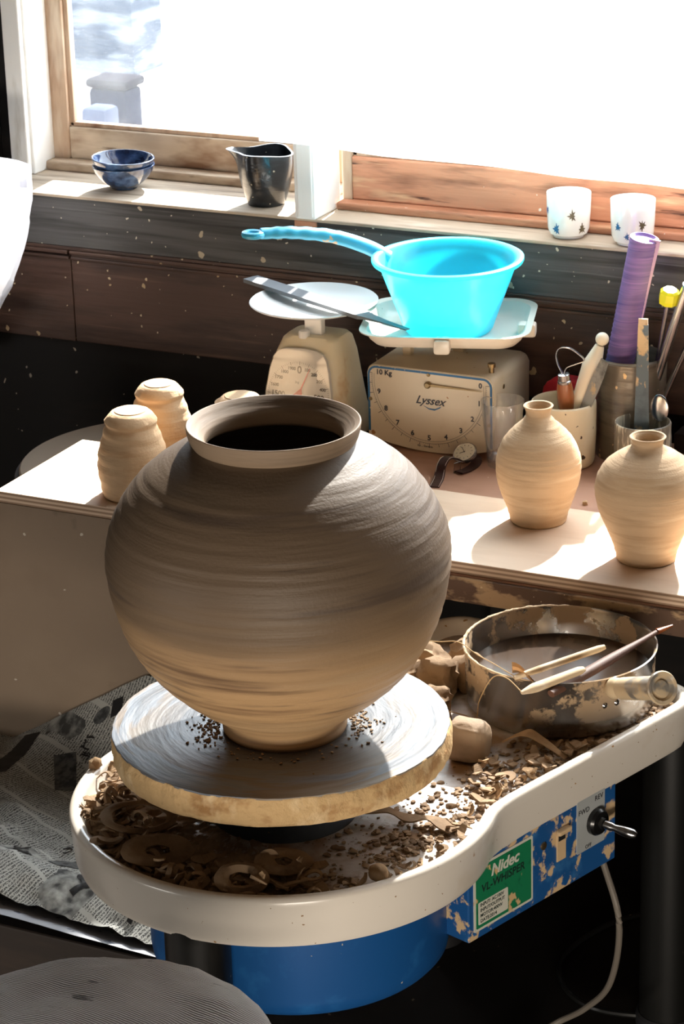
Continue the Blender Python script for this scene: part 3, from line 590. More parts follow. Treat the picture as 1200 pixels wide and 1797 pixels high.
def quad(bd, pts):
    n_ = 14; a, b_, c_, d = [Vector((p[0], p[1], 0)) for p in pts]; g = [[bd.verts.new(a.lerp(b_, i / n_).lerp(d.lerp(c_, i / n_), j / 6)) for j in range(7)] for i in range(n_ + 1)]
    for i in range(n_):
        for j in range(6): bd.faces.new((g[i][j], g[i + 1][j], g[i + 1][j + 1], g[i][j + 1]))
def disc(bd, cx, cy, rx, ry, rot, wob=0.0):
    R_ = []
    for k in range(5): R_.append([bd.verts.new((cx + (rx * k / 4 * math.cos(a) * math.cos(rot) - ry * k / 4 * math.sin(a) * math.sin(rot)) * (1 + wob * nz(math.cos(a) * 1.5 + cx * 9, math.sin(a) * 1.5, 3)), cy + (rx * k / 4 * math.cos(a) * math.sin(rot) + ry * k / 4 * math.sin(a) * math.cos(rot)) * (1 + wob * nz(math.cos(a) * 1.5, math.sin(a) * 1.5 + cy * 9, 5)), 0)) for a in [2 * PI * i / 28 for i in range(28)]] if k else [bd.verts.new((cx, cy, 0))])
    for i in range(28): bd.faces.new((R_[0][0], R_[1][i], R_[1][(i + 1) % 28]))
    for k in range(1, 4):
        for i in range(28): bd.faces.new((R_[k][i], R_[k + 1][i], R_[k + 1][(i + 1) % 28], R_[k][(i + 1) % 28]))
def gl(s_, x, y, size, rot): return lambda bd: add_text(bd, s_, size, Matrix.Translation((x, y, 0)) @ Matrix.Rotation(rot, 4, 'Z'), depth=0, bold=size * 0.02)
M_pgrey = mat('printed_grey', (92, 94, 94), 0.9, var=[((50, 52, 54), (60, 60, 60), 0.45, 0.6)])
printed('dark_banner', n1, h_up, A1, lambda bd: quad(bd, [(-0.835, 0.618), (-0.800, 0.612), (-0.800, 0.500), (-0.832, 0.485)]), M_black_ink)
printed('picture', n1, h_up, A1, lambda bd: quad(bd, [(-0.742, 0.560), (-0.700, 0.566), (-0.655, 0.490), (-0.690, 0.478)]), M_pgrey)
printed('portrait', n1, h_up, A1, lambda bd: disc(bd, -0.672, 0.610, 0.016, 0.009, 0.1), M_pgrey)
printed('dark_banner', n1, h_up, A1, lambda bd: quad(bd, [(-0.655, 0.622), (-0.634, 0.623), (-0.630, 0.606), (-0.652, 0.604)]), M_black_ink)
for s_, x, y, z_, r_ in (('連', -0.684, 0.578, 0.020, -0.2), ('載', -0.680, 0.556, 0.020, -0.2), ('日', -0.650, 0.512, 0.024, -0.3), ('上', -0.640, 0.486, 0.026, -0.3)):
    printed('headline', n1, h_up, A1, gl(s_, x, y, z_, r_), M_black_ink)
for s_, x, y, z_, r_ in (('つ', -0.610, 0.262, 0.030, 0.5), ('ま', -0.596, 0.232, 0.034, 0.5), ('め', -0.576, 0.206, 0.034, 0.4), ('う', -0.545, 0.285, 0.026, 0.2), ('い', -0.515, 0.292, 0.026, 0.2), ('こ', -0.485, 0.296, 0.028, 0.1)):
    printed('headline', n2, h_front, A2, gl(s_, x, y, z_, r_), M_black_ink)
printed('picture', n2, h_front, A2, lambda bd: disc(bd, -0.490, 0.232, 0.050, 0.026, 0.5, 0.5), M_pgrey)
printed('picture', n2, h_front, A2, lambda bd: disc(bd, -0.430, 0.190, 0.028, 0.040, 0.3, 0.5), M_black_ink)
def band(bd, pts, w_):
    P_ = smooth_path([(a, b_, 0) for a, b_ in pts], 6)
    L_ = [];
    for i, p in enumerate(P_):
        t_ = (P_[min(i + 1, len(P_) - 1)] - P_[max(i - 1, 0)]).normalized(); n_ = Vector((-t_.y, t_.x, 0)) * w_; L_.append((bd.verts.new(p + n_), bd.verts.new(p - n_)))
    for a, b_ in zip(L_, L_[1:]): bd.faces.new((a[0], b_[0], b_[1], a[1]))
printed('dark_banner', n2, h_front, A2, lambda bd: band(bd, [(-0.445, 0.135), (-0.415, 0.185), (-0.385, 0.190), (-0.355, 0.150), (-0.315, 0.150), (-0.285, 0.158)], 0.006), M_black_ink)
printed('dark_banner', n2, h_front, A2, lambda bd: band(bd, [(-0.318, 0.150), (-0.322, 0.125), (-0.327, 0.105)], 0.005), M_black_ink)

# ------------------------------------------------------------------ desk, round table, board
dk = thing('work_desk', 'low brown desk with clay-splashed front edge under the window', 'desk', (0.5, 0.98, -0.2))
obj('desk_top', box(B(), -0.41, 1.6, 0.634, YW - 0.001, 0.418, ZD, 0.002), M_desk, dk, False)
obj('front_edge', box(B(), -0.41, 1.6, 0.626, 0.6335, 0.398, ZD - 0.001, 0.002), M_deskedge, dk, False)
for x, y in ((-0.21, 0.75), (1.54, 0.75), (-0.21, 1.29), (1.54, 1.29)): obj('leg', box(B(), x - 0.025, x + 0.025, y - 0.025, y + 0.025, -0.2, 0.4175), M_blackwood, dk, False)
RTC = (-0.815, 1.065, 0)
rt = thing('round_side_table', 'low round beige-topped table with dark rim behind the left end of the board', 'table', (RTC[0], RTC[1], -0.002))
obj('table_top', lathe(B(), [(0.240, 0.365), (0.244, 0.37), (0.244, 0.377), (0.241, 0.380)], RTC, 96), M_rtable, rt)
obj('rim', lathe(B(), [(0.240, 0.335), (0.254, 0.340), (0.2545, 0.360), (0.252, 0.3665), (0.2445, 0.3665), (0.2445, 0.364)], RTC, 96), M_rim, rt)
obj('pedestal', lathe(B(), [(0.13, -0.002), (0.13, 0.018), (0.03, 0.04), (0.03, 0.32), (0.1, 0.335)], RTC, 40), M_blackwood, rt)
single('plywood_board', box(B(), -0.872, 1.45, 0.640, 0.921, ZD + 0.0003, ZB, 0.0008), M_ply, 'long pale plywood board lying along the front of the desk', 'board', (0.3, 0.78, ZD), smooth=False)

# ------------------------------------------------------------------ potter's wheel
D = Vector((0.2996, 0.9541, 0)); NN = Vector((0.9541, -0.2996, 0)); RT = 0.29; HW = 0.243; TEND = 0.635
def outline():
    pts = []; a0 = math.asin(HW / RT); base = math.atan2(D.y, D.x)
    seq = []
    n_ = 120
    for i in range(n_ + 1):                                    # round end, from left kink round the front to right kink
        a = base + (PI - (PI - a0)) + 0; a = base + a0 + (2 * PI - 2 * a0) * i / n_
        pts.append(Vector((RT * math.cos(a), RT * math.sin(a), 0)))
    t0 = RT * math.cos(a0); r = 0.06
    for k in range(1, 13): pts.append(D * (t0 + (TEND - r - t0) * k / 12) + NN * HW)
    for k in range(1, 9): a = PI / 2 * k / 8; pts.append(D * (TEND - r + r * math.sin(a)) + NN * (HW - r + r * math.cos(a)))
    for k in range(1, 9): pts.append(D * TEND + NN * ((HW - r) * (1 - 2 * k / 8)))
    for k in range(1, 9): a = PI / 2 * k / 8; pts.append(D * (TEND - r + r * math.cos(a)) - NN * (HW - r + r * math.sin(a)))
    for k in range(1, 12): pts.append(D * (TEND - r + (t0 - TEND + r) * k / 12) - NN * HW)
    return pts
OUT = outline()
for _ in range(3):                                             # soften the kinks
    OUT = [(OUT[i - 1] + OUT[i] * 2 + OUT[(i + 1) % len(OUT)]) / 4 for i in range(len(OUT))]
def offset(pts, d):
    n_ = len(pts); res = []
    for i in range(n_):
        t = (pts[(i + 1) % n_] - pts[i - 1]).normalized(); nn = Vector((t.y, -t.x, 0)); res.append(pts[i] - nn * d)
    return res
ZR = 0.362; ZT = 0.338
wh = thing('pottery_wheel', 'electric pottery wheel with white tray and blue motor housing', 'pottery wheel', (0.0, 0.0, -0.2))
prof = [(0.010, 0.289), (0.006, 0.290), (0.002, 0.300), (-0.001, 0.345), (-0.002, ZR - 0.006), (0.000, ZR - 0.002), (0.004, ZR), (0.010, ZR), (0.014, ZR - 0.002), (0.017, ZR - 0.008), (0.020, ZT + 0.006), (0.026, ZT + 0.001)]
bd = B(); loft(bd, [[(p.x, p.y, z) for p in offset(OUT, d)] for d, z in prof], False, False)
tray = obj('tray', bd, M_white, wh, True, 50)
bd = B(); o_ = offset(OUT, 0.0255); vs = [bd.verts.new((p.x, p.y, ZT + 0.001)) for p in o_]; bd.faces.new(vs); o2 = offset(OUT, 0.012); vs2 = [bd.verts.new((p.x, p.y, 0.300)) for p in o2]; bd.faces.new(list(reversed(vs2)))
obj('tray_floor', bd, M_trayfloor, wh, False)
obj('wheel_head', lathe(B(), [(0.05, ZT + 0.001), (0.045, 0.395), (0.06, 0.400), (0.150, 0.404), (0.152, 0.408), (0.152, 0.427), (0.150, 0.4295)], (0, 0, 0), 80), M_darkblue, wh)
obj('splash_collar', lathe(B(), [(0.100, ZT + 0.001), (0.096, 0.365), (0.085, 0.385), (0.06, 0.388)], (0, 0, 0), 64), M_darkblue, wh)
obj('motor_housing', lathe(B(), [(0.19, 0.143), (0.198, 0.145), (0.204, 0.152), (0.206, 0.165), (0.206, 0.299)], (0.02, -0.005, 0), 96), M_blue, wh)
# control box
T0, T1, BZ0, BZ1, BD = 0.105, 0.425, 0.173, 0.299, 0.238
MB = frame(NN * BD + D * T0 + Vector((0, 0, BZ0)), D, (0, 0, 1))     # local x along the box face, y up, z out
bw, bh = T1 - T0, BZ1 - BZ0
cb = obj('control_box', box(B(), 0, bw, 0, bh, -0.16, 0, 0.002, MB), M_ctrl, wh, False)
lb = obj('label_plate', prism(B(), rrect(0.124, 0.100, 0.003, 3, 0.010 + 0.062, 0.062), 0, 0.0012, MB), M_lblwhite, cb, False)
obj('green_panel', prism(B(), rrect(0.116, 0.092, 0.002, 3, 0.072, 0.062), 0.0011, 0.0016, MB), M_green, lb, False)
obj('spec_panel', prism(B(), rrect(0.062, 0.034, 0.002, 3, 0.049, 0.038), 0.0016, 0.0019, MB), M_lblwhite, lb, False)
bd = B()
add_text(bd, 'Nidec', 0.024, MB @ Matrix.Translation((0.074, 0.093, 0.0018)), shear=0.25, bold=0.0006)
obj('maker_lettering', bd, M_lblwhite, lb, False)
bd = B(); add_text(bd, 'VL-WHISPER', 0.0165, MB @ Matrix.Translation((0.070, 0.0735, 0.0018)), shear=0.1, bold=0.0002)
for k, s_ in enumerate(('INPUT: AC100V', 'INPUT/OUTPUT', 'MOTOR:400W', 'DATE:2014')): add_text(bd, s_, 0.0072, MB @ Matrix.Translation((0.022, 0.0500 - k * 0.0080, 0.0020)), align='LEFT', bold=0.0001)
obj('printed_text', bd, mat('dark_green_ink', (16, 40, 34), 0.6), lb, False)
sp_ = obj('switch_plate', prism(B(), rrect(0.062, 0.082, 0.002, 3, 0.262, 0.082), 0, 0.0014, MB), M_lblgrey, cb, False)
for s_, tx, ty, tsz in (('FWD', 0.246, 0.104, 0.011), ('REV', 0.2795, 0.114, 0.011), ('OFF', 0.256, 0.046, 0.008)):
    obj('lettering', add_text(B(), s_, tsz, MB @ Matrix.Translation((tx, ty, 0.0016))), M_black_ink, sp_, False)
kx, ky = 0.272, 0.079
sw = obj('direction_switch', lathe_ax(B(), MB @ Vector((kx, ky, 0)), MB @ Vector((kx, ky, 1)), [(0.020, 0.0), (0.020, 0.008), (0.017, 0.012), (0.009, 0.013), (0.008, 0.018)], 32), mat('black_bezel', (20, 20, 20), 0.25), cb)
bd = lathe_ax(B(), MB @ Vector((kx, ky, 0.012)), MB @ Vector((kx + 0.35, ky - 0.2, 1.0)), [(0.006, 0), (0.0065, 0.015), (0.005, 0.02), (0.0075, 0.034), (0.0075, 0.048), (0.004, 0.053)], 20)
obj('toggle_lever', bd, M_steel, sw)
bd = box(B(), 0.186, 0.206, 0.048, 0.098, 0, 0.002, 0.0008, MB); box(bd, 0.184, 0.212, 0.090, 0.098, 0, 0.009, 0.003, MB)
pc_ = obj('speed_port', bd, mat('clay_filled_port', (206, 176, 136), 0.7), cb, False)
obj('slot', box(B(), 0.189, 0.203, 0.080, 0.089, 0.001, 0.003, 0, MB), M_black_ink, pc_, False)
bd = lathe_ax(B(), MB @ Vector((0.158, 0.085, 0)), MB @ Vector((0.158, 0.085, 1)), [(0.006, 0), (0.0055, 0.002), (0.002, 0.003)], 16)
obj('screw', bd, M_brass, cb)
for (x, y, r, zt) in ((-0.005, -0.243, 0.043, 0.298), (0.372, 0.520, 0.042, 0.298), (-0.175, 0.16, 0.043, 0.298), (-0.06, 0.62, 0.042, 0.298)):
    bd = cyl(B(), (x, y, -0.185), (x, y, zt), r, r, 40); lg = obj('leg', bd, M_black, wh)
    obj('foot', lathe(B(), [(0.047, -0.2), (0.047, -0.182), (0.0435, -0.178)], (x, y, 0), 32), M_black_ink, lg)
cable = smooth_path([MB @ Vector((0.30, 0.004, -0.008)), (0.374, 0.30, 0.09), (0.345, 0.345, -0.04), (0.285, 0.40, -0.13), (0.225, 0.42, -0.185), (0.19, 0.34, -0.195), (0.22, 0.16, -0.195), (0.34, -0.02, -0.195), (0.6, -0.1, -0.195)], 10)
obj('power_cable', tube(B(), cable, 0.0048, 10), M_cord, wh)
loop = smooth_path([(0.55, 0.75, -0.195), (0.40, 0.86, -0.195), (0.22, 0.80, -0.195), (0.16, 0.62, -0.195), (0.26, 0.50, -0.192), (0.45, 0.55, -0.187), (0.62, 0.70, -0.195)], 10)
single('black_cable', tube(B(), loop, 0.005, 8), M_black, 'black cable looped on the dark floor behind the wheel', 'cable', (0.4, 0.7, -0.2))

# ------------------------------------------------------------------ bat and jar
bt = thing('wheel_bat', 'thick round plaster bat on the wheel head, smeared with slip', 'bat', (0, 0, 0.4300))
def bj(t, z, r):
    return (0.0022 * fbm(math.cos(t) * 9, math.sin(t) * 9, z * 60) if r > 0.2 else 0)
side = [(0.2215, 0.430)] + [(0.2262 + 0.003 * math.sin(PI * k / 9), 0.4302 + 0.0385 * k / 9) for k in range(10)] + [(0.2250, 0.4698)]
obj('clay_crust', lathe(B(), side, (0, 0, 0), 260, jitter=bj), M_bat_side, bt, True, 70)
top_p = [(0.001, 0.4702)] + [(0.0255 * k, 0.4702 + 0.0004 * math.sin(k * 2.1)) for k in range(1, 9)] + [(0.2235, 0.4706), (0.2262, 0.4702), (0.2268, 0.4680)]
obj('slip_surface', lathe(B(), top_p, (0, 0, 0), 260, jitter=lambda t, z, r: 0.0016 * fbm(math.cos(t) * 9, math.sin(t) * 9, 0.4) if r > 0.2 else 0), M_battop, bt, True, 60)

JC = Vector((0.011, -0.010, 0.4708))
JP = [(0.082, 0.4708), (0.0835, 0.476), (0.0815, 0.484), (0.084, 0.492), (0.098, 0.503), (0.122, 0.521), (0.146, 0.541), (0.168, 0.563), (0.1905, 0.594), (0.2085, 0.630), (0.2195, 0.668), (0.2252, 0.705), (0.2240, 0.742), (0.2135, 0.776), (0.1960, 0.806), (0.1740, 0.832), (0.1500, 0.851), (0.1270, 0.864), (0.1120, 0.871), (0.1050, 0.875)]
def dense(p, n=10):
    return [(v.x, v.y) for v in smooth_path([(a, b, 0) for a, b in p], n)]
def rings(t, z, r):
    if r < 0.09 and z < 0.5: return 0
    s_ = z * 1 + t / (2 * PI) * 0.016
    return 0.0011 * fbm(s_ * 62, math.cos(t) * 0.7, math.sin(t) * 0.7, 3) + 0.0006 * math.sin(s_ * 2 * PI / 0.016) * (0.5 + nz(s_ * 20, t * 0.2 if t < PI else (2 * PI - t) * 0.2, 4)) + 0.0006 * nz(math.cos(t) * 3, math.sin(t) * 3, z * 14)
jar = thing('clay_jar', 'huge round unfired clay jar with flared rim standing on the wheel bat', 'jar', JC)
outer = dense(JP)
inner = [(r - 0.008, z) for r, z in reversed(outer) if z > 0.495 and r > 0.1]
obj('body', lathe(B(), outer, (JC.x, JC.y, 0), 256, jitter=rings, cap1=False), M_jarbody, jar, True, 60)
RP = [(0.1000, 0.870), (0.1045, 0.8735), (0.1085, 0.8800), (0.1112, 0.8880), (0.1128, 0.8975), (0.1118, 0.9002), (0.1085, 0.8985), (0.1000, 0.8915), (0.0925, 0.8850), (0.0890, 0.8790), (0.0895, 0.8680), (0.098, 0.862)]
obj('rim', lathe(B(), dense(RP, 5), (JC.x, JC.y, 0), 200, cap0=False, cap1=False, jitter=lambda t, z, r: 0.0003 * nz(z * 300, math.cos(t) * 2, math.sin(t) * 2)), M_rimclay, jar, True, 60)
obj('inner_wall', lathe(B(), [(0.098, 0.862)] + inner + [(0.08, 0.49), (0.001, 0.489)], (JC.x, JC.y, 0), 120, cap0=False), M_innershade, jar, True, 60)
# trimming crumbs on the bat beside the foot
def crumb_mesh(bd, p, s, flat=0.5, sd=0):
    g = bmesh.ops.create_icosphere(bd, subdivisions=1, radius=1.0)['verts']; q = Matrix.Rotation(random.uniform(0, 6), 3, 'Z')
    for v in g:
        k = 1 + 0.5 * nz(v.co.x * 2 + sd, v.co.y * 2 + p[0] * 90, v.co.z * 2 + p[1] * 90)
        c_ = q @ Vector((v.co.x * s * k * random.uniform(0.8, 1.3), v.co.y * s * k * 0.8, v.co.z * s * k * flat)); v.co = c_ + Vector((p[0], p[1], p[2] + s * flat * 0.6))
bd = B()
for k in range(420):
    a = random.choice((random.gauss(math.radians(-150), 0.25), random.gauss(math.radians(40), 0.28), random.uniform(0, 6.28))); r = 0.088 + abs(random.gauss(0, 0.018))
    crumb_mesh(bd, (JC.x + r * math.cos(a), JC.y + r * math.sin(a), 0.4704), random.uniform(0.0008, 0.003), 0.5, k)
single('clay_crumbs', bd, M_scrap, 'dark clay crumbs scattered round the foot of the jar', 'crumbs', (0, 0, 0.4702), kind='stuff')
# small chip on the jar shoulder silhouette
def small_chip(loc, s, label, m=M_scrap2):
    bd = B(); crumb_mesh(bd, loc, s, 1.0, 3); return single('clay_chip', bd, m, label, 'clay chip', loc)

# ------------------------------------------------------------------ clay vessels on the board
def vessel(name, label, cat, base, prof_out, wall, m, seg=96, amp=0.0006, rim_part=True, group=None, step=0.010):
    t = thing(name, label, cat, base, group); P_ = dense(prof_out, 8)
    def jf(a, z, r): s_ = z + a / (2 * PI) * step; return amp * (fbm(s_ * 110, math.cos(a), math.sin(a), 3) + 0.4 * math.sin(s_ * 2 * PI / step))
    top = prof_out[-1]; inn = [(max(0.002, r - wall), z) for r, z in reversed(P_) if z > base[2] + 0.012]
    k = len(P_) - 20
    obj('body', lathe(B(), P_[:k + 1] , (base[0], base[1], 0), seg, jitter=jf, cap1=False), m, t, True, 60)
    obj('neck_rim', lathe(B(), P_[k:] + [(top[0] - 0.0012, top[1] + 0.0012), (top[0] - 0.003, top[1] + 0.0008)] + [(r - wall, z) for r, z in reversed(P_[k:])], (base[0], base[1], 0), seg, cap0=False, cap1=False), m, t, True, 60)
    obj('inner_wall', lathe(B(), inn[18:] + [(0.002, base[2] + 0.01)], (base[0], base[1], 0), 48, cap0=False), m, t, True, 60)
    return t
vb = ZB
vessel('bottle_vase', 'small unglazed bottle vase with narrow neck, next to the drinking glass', 'vase', (0.027, 0.853, vb),
       [(0.0430, vb + 0.0002), (0.0455, vb + 0.003), (0.0480, vb + 0.015), (0.0560, vb + 0.038), (0.0650, vb + 0.066), (0.0685, vb + 0.092), (0.0665, vb + 0.112), (0.0560, vb + 0.138), (0.0400, vb + 0.157), (0.0270, vb + 0.169), (0.0210, vb + 0.177), (0.0200, vb + 0.184), (0.0215, vb + 0.190), (0.0240, vb + 0.1945)], 0.004, M_clay2)
vessel('bottle_vase', 'round-shouldered unglazed vase with short neck at the right end of the board', 'vase', (0.243, 0.762, vb),
       [(0.0440, vb + 0.0002), (0.0460, vb + 0.003), (0.0480, vb + 0.014), (0.0600, vb + 0.048), (0.0740, vb + 0.082), (0.0800, vb + 0.110), (0.0780, vb + 0.132), (0.0660, vb + 0.155), (0.0450, vb + 0.172), (0.0300, vb + 0.180), (0.0240, vb + 0.186), (0.0235, vb + 0.191), (0.0255, vb + 0.196), (0.0280, vb + 0.1995)], 0.004, M_clay2)
def upturned(base, s, seed, label, h=0.147):
    t = thing('upturned_pot', label, 'clay pot', base, None); b0 = base[2]
    P_ = dense([(0.0525 * s, b0 + 0.0002), (0.0545 * s, b0 + 0.004), (0.0570 * s, b0 + 0.026), (0.0590 * s, b0 + 0.045), (0.0570 * s, b0 + 0.075), (0.0500 * s, b0 + 0.100), (0.0460 * s, b0 + 0.114), (0.0425 * s, b0 + 0.1215), (0.0440 * s, b0 + 0.128)], 7)
    def jf(a, z, r): s_ = z + a / (2 * PI) * 0.02 + seed; return 0.0010 * fbm(s_ * 60, math.cos(a) + seed, math.sin(a), 3) + 0.0006 * math.sin(s_ * 2 * PI / 0.02)
    obj('body', lathe(B(), P_, (base[0], base[1], 0), 80, jitter=jf, cap1=False), M_clay3, t, True, 60)
    Q = [(0.0440 * s, b0 + 0.1275), (0.0442 * s, b0 + 0.130), (0.0385 * s, b0 + h - 0.009), (0.0320 * s, b0 + h - 0.0025), (0.0270 * s, b0 + h - 0.0015), (0.0262 * s, b0 + h), (0.0255 * s, b0 + h)]
    obj('foot', lathe(B(), Q, (base[0], base[1], 0), 72, jitter=lambda a, z, r: 0.0007 * fbm(z * 300, math.cos(a) * 2 + seed, math.sin(a) * 2, 2), cap0=False), M_clay3, t, True, 40)
    return t
upturned((-0.646, 0.718, ZB), 1.0, 0.3, 'upturned clay pot at the front left of the board, nearest to the plywood edge')
upturned((-0.674, 0.862, ZB), 0.95, 1.7, 'upturned clay pot standing behind the front left one, seen whole above it')
upturned((-0.520, 0.868, ZB), 0.98, 2.6, 'upturned clay pot mostly hidden behind the rim of the big jar', 0.142)
small_chip((0.053, 0.994, ZD), 0.006, 'small pale clay chip on the desk between the two vases')
small_chip((-0.28, -0.03, ZR), 0.010, 'dry clay chip stuck on the left rim of the wheel tray')

# ------------------------------------------------------------------ metal pan with slip and tools
PC = Vector((0.218, 0.463, ZT + 0.0015)); PR = 0.140; PH = 0.094
pn = thing('saucepan', 'clay-smeared stainless saucepan of slip standing in the wheel tray', 'saucepan', PC)
z0 = PC.z
pp = [(0.122, z0), (0.131, z0 + 0.002), (0.1365, z0 + 0.009), (0.1385, z0 + 0.03), (0.1395, z0 + PH - 0.003), (0.1425, z0 + PH), (0.1405, z0 + PH + 0.001), (0.1375, z0 + PH - 0.003), (0.1365, z0 + 0.03), (0.134, z0 + 0.008), (0.12, z0 + 0.003), (0.001, z0 + 0.003)]
obj('body', lathe(B(), pp, (PC.x, PC.y, 0), 128), M_potsteel, pn, True, 50)
obj('slip', lathe(B(), [(0.136, z0 + 0.050), (0.1365, z0 + 0.0505), (0.001, z0 + 0.0502)], (PC.x, PC.y, 0), 96), M_slip, pn)
bd = B()
pts_ = []
for i in range(121):
    a = math.radians(105 + 170 * i / 120); pts_.append((PC.x + 0.1405 * math.cos(a), PC.y + 0.1405 * math.sin(a), z0 + PH + 0.0005 + 0.001 * nz(i * 0.3, 0, 0)))
sweep(bd, pts_, circ(0.0030, 7), scale=lambda u: (0.6 + 0.8 * abs(fbm(u * 22, 0, 0))) * (math.sin(PI * u) ** 0.4 + 0.05))
obj('rim_crust', bd, M_crust, pn)
ha = math.radians(-37); hd = Vector((math.cos(ha), math.sin(ha), 0.0)); hs = Vector((PC.x, PC.y, z0 + 0.076)) + hd * 0.139; hv = (hd * 0.128 + Vector((0, 0, 0.052)))
hb = obj('handle_bracket', lathe_ax(B(), hs - hd * 0.002, hs + hv, [(0.012, 0), (0.0135, 0.006), (0.0155, 0.012), (0.0150, 0.020), (0.0105, 0.026), (0.0105, 0.034)], 28), M_handle, pn)
hn = obj('handle', lathe_ax(B(), hs + hv * 0.22, hs + hv, [(0.012, 0.0), (0.0160, 0.004), (0.0165, 0.03), (0.0168, 0.078), (0.0172, 0.098), (0.0225, 0.104), (0.0240, 0.109), (0.0225, 0.112), (0.0180, 0.110), (0.0150, 0.104), (0.0115, 0.104), (0.0105, 0.108)], 40), M_handle, pn)
bd = B()
for dx in (-0.010, 0.010):
    sd = Vector((-hd.y, hd.x, 0)) * dx; p = Vector((PC.x, PC.y, z0 + 0.052)) + hd * 0.1385 + sd; lathe_ax(bd, p, p + hd, [(0.0045, -0.001), (0.0045, 0.001), (0.002, 0.003)], 14)
obj('rivets', bd, M_steel, pn)
zt_ = z0 + PH
def stick(bd, p0, p1, w0, t0, wf=None, n=14):
    sec = [(math.cos(2 * PI * i / 12) * w0, math.sin(2 * PI * i / 12) * t0) for i in range(12)]
    p0, p1 = Vector(p0), Vector(p1); pts = [p0.lerp(p1, i / n) for i in range(n + 1)]
    return sweep(bd, pts, sec, scale=wf)
cw = thing('clay_cutting_wire', 'pale wooden-toggled clay cutting wire lying across the saucepan rim', 'clay cutter', (0.24, 0.29, zt_ + 0.004))
obj('toggle', stick(B(), (0.238, 0.268, zt_ + 0.007), (0.300, 0.348, zt_ + 0.021), 0.0085, 0.0055, lambda u: 0.45 + 0.75 * min(1, u * 5) * (1 - 0.35 * u) if u < 0.95 else 0.6), M_wood_pale, cw)
obj('toggle', stick(B(), (0.206, 0.318, zt_ + 0.0035), (0.307, 0.412, zt_ + 0.030), 0.0062, 0.0048, lambda u: 0.7 + 0.3 * min(1, u * 4) - (0.3 if u > 0.96 else 0)), M_wood_pale, cw)
wire = smooth_path([(0.240, 0.269, zt_ + 0.006), (0.205, 0.292, zt_ + 0.014), (0.178, 0.305, zt_ + 0.004), (0.150, 0.323, z0 + 0.05), (0.138, 0.338, z0 + 0.012), (0.122, 0.332, z0 + 0.018), (0.104, 0.304, z0 + 0.034)], 10)
obj('wire', tube(B(), wire, 0.0009, 6), M_twine, cw)
wire = smooth_path([(0.008, 0.415, zt_ - 0.01), (0.05, 0.405, zt_ - 0.002), (0.085, 0.398, zt_ + 0.006), (0.125, 0.372, zt_ + 0.004), (0.165, 0.345, zt_ + 0.006), (0.205, 0.322, zt_ + 0.004)], 10)
obj('wire', tube(B(), wire, 0.0007, 6), M_twine, cw)
bs = thing('clay_brush', 'dark-handled wooden stick resting across the saucepan to its far rim', 'stick', (0.30, 0.42, zt_ + 0.005))
obj('shaft', stick(B(), (0.262, 0.318, zt_ - 0.012), (0.344, 0.535, zt_ + 0.0115), 0.0085, 0.0065, lambda u: 0.8 + 0.45 * math.sin(PI * min(1, u * 1.2)) - 0.3 * u), M_wood_dark, bs)
obj('dried_tip', stick(B(), (0.343, 0.532, zt_ + 0.0115), (0.358, 0.556, zt_ + 0.014), 0.0055, 0.004, lambda u: 1.1 - 0.7 * u), M_wood_tan, bs)
bd = B(); g = []
for i in range(13):
    row = []
    for j in range(7):
        u, v = i / 12, j / 6; p = Vector((0.196, 0.335, zt_ + 0.002)).lerp(Vector((0.240, 0.322, zt_ + 0.002)), u) + Vector((0.448, -0.894, 0)) * (v - 0.5) * 0.016 * (1 - 0.6 * u); p.z += 0.014 * (1 - u) * abs(v - 0.5) * 2 + 0.004 * math.sin(u * 5)
        row.append(bd.verts.new(p))
    g.append(row)
for i in range(12):
    for j in range(6): bd.faces.new((g[i][j], g[i + 1][j], g[i + 1][j + 1], g[i][j + 1]))
bmesh.ops.solidify(bd, geom=bd.faces[:], thickness=0.0015)
single('leather_scrap', bd, M_scrap2, 'folded tan leather scrap on the front rim of the saucepan', 'scrap', (0.21, 0.33, zt_))

# grey lump of clay behind the bat
def blob(bd, c, r, seed, k=0.25, box_=0.0, sub=3):
    g = bmesh.ops.create_icosphere(bd, subdivisions=sub, radius=1.0)['verts']
    for v in g:
        n_ = v.co.normalized(); q = Vector([math.copysign(abs(x) ** (1 - box_), x) for x in n_])
        q *= 1 + k * fbm(n_.x * 1.6 + seed, n_.y * 1.6, n_.z * 1.6 + seed, 3); v.co = Vector((q.x * r[0], q.y * r[1], q.z * r[2])) + Vector(c)
    return bd
single('clay_block', blob(B(), (0.170, 0.236, ZT + 0.031), (0.030, 0.024, 0.031), 5, 0.08, 0.45, 4), M_lump, 'smooth block of tan clay wedged between bat and saucepan', 'clay block', (0.170, 0.236, ZT + 0.001))
cl = [((0.045, 0.415), 0.034, 0.055), ((-0.005, 0.400), 0.030, 0.05), ((0.062, 0.360), 0.026, 0.036), ((0.020, 0.350), 0.026, 0.04), ((0.075, 0.45), 0.028, 0.05), ((0.01, 0.45), 0.034, 0.055), ((0.080, 0.325), 0.020, 0.026), ((0.055, 0.500), 0.03, 0.05), ((-0.04, 0.36), 0.03, 0.04)]
for k, ((x, y), r, hh) in enumerate(cl):
    single('clay_lump', blob(B(), (x, y, ZT + hh * 0.55), (r, r * 0.8, hh * 0.6), k * 3.3, 0.35, 0.15), M_scrap, 'rough brown clay lump in the heap between jar and saucepan', 'clay lump', (x, y, ZT + 0.001), 'clay lumps heaped behind the bat')

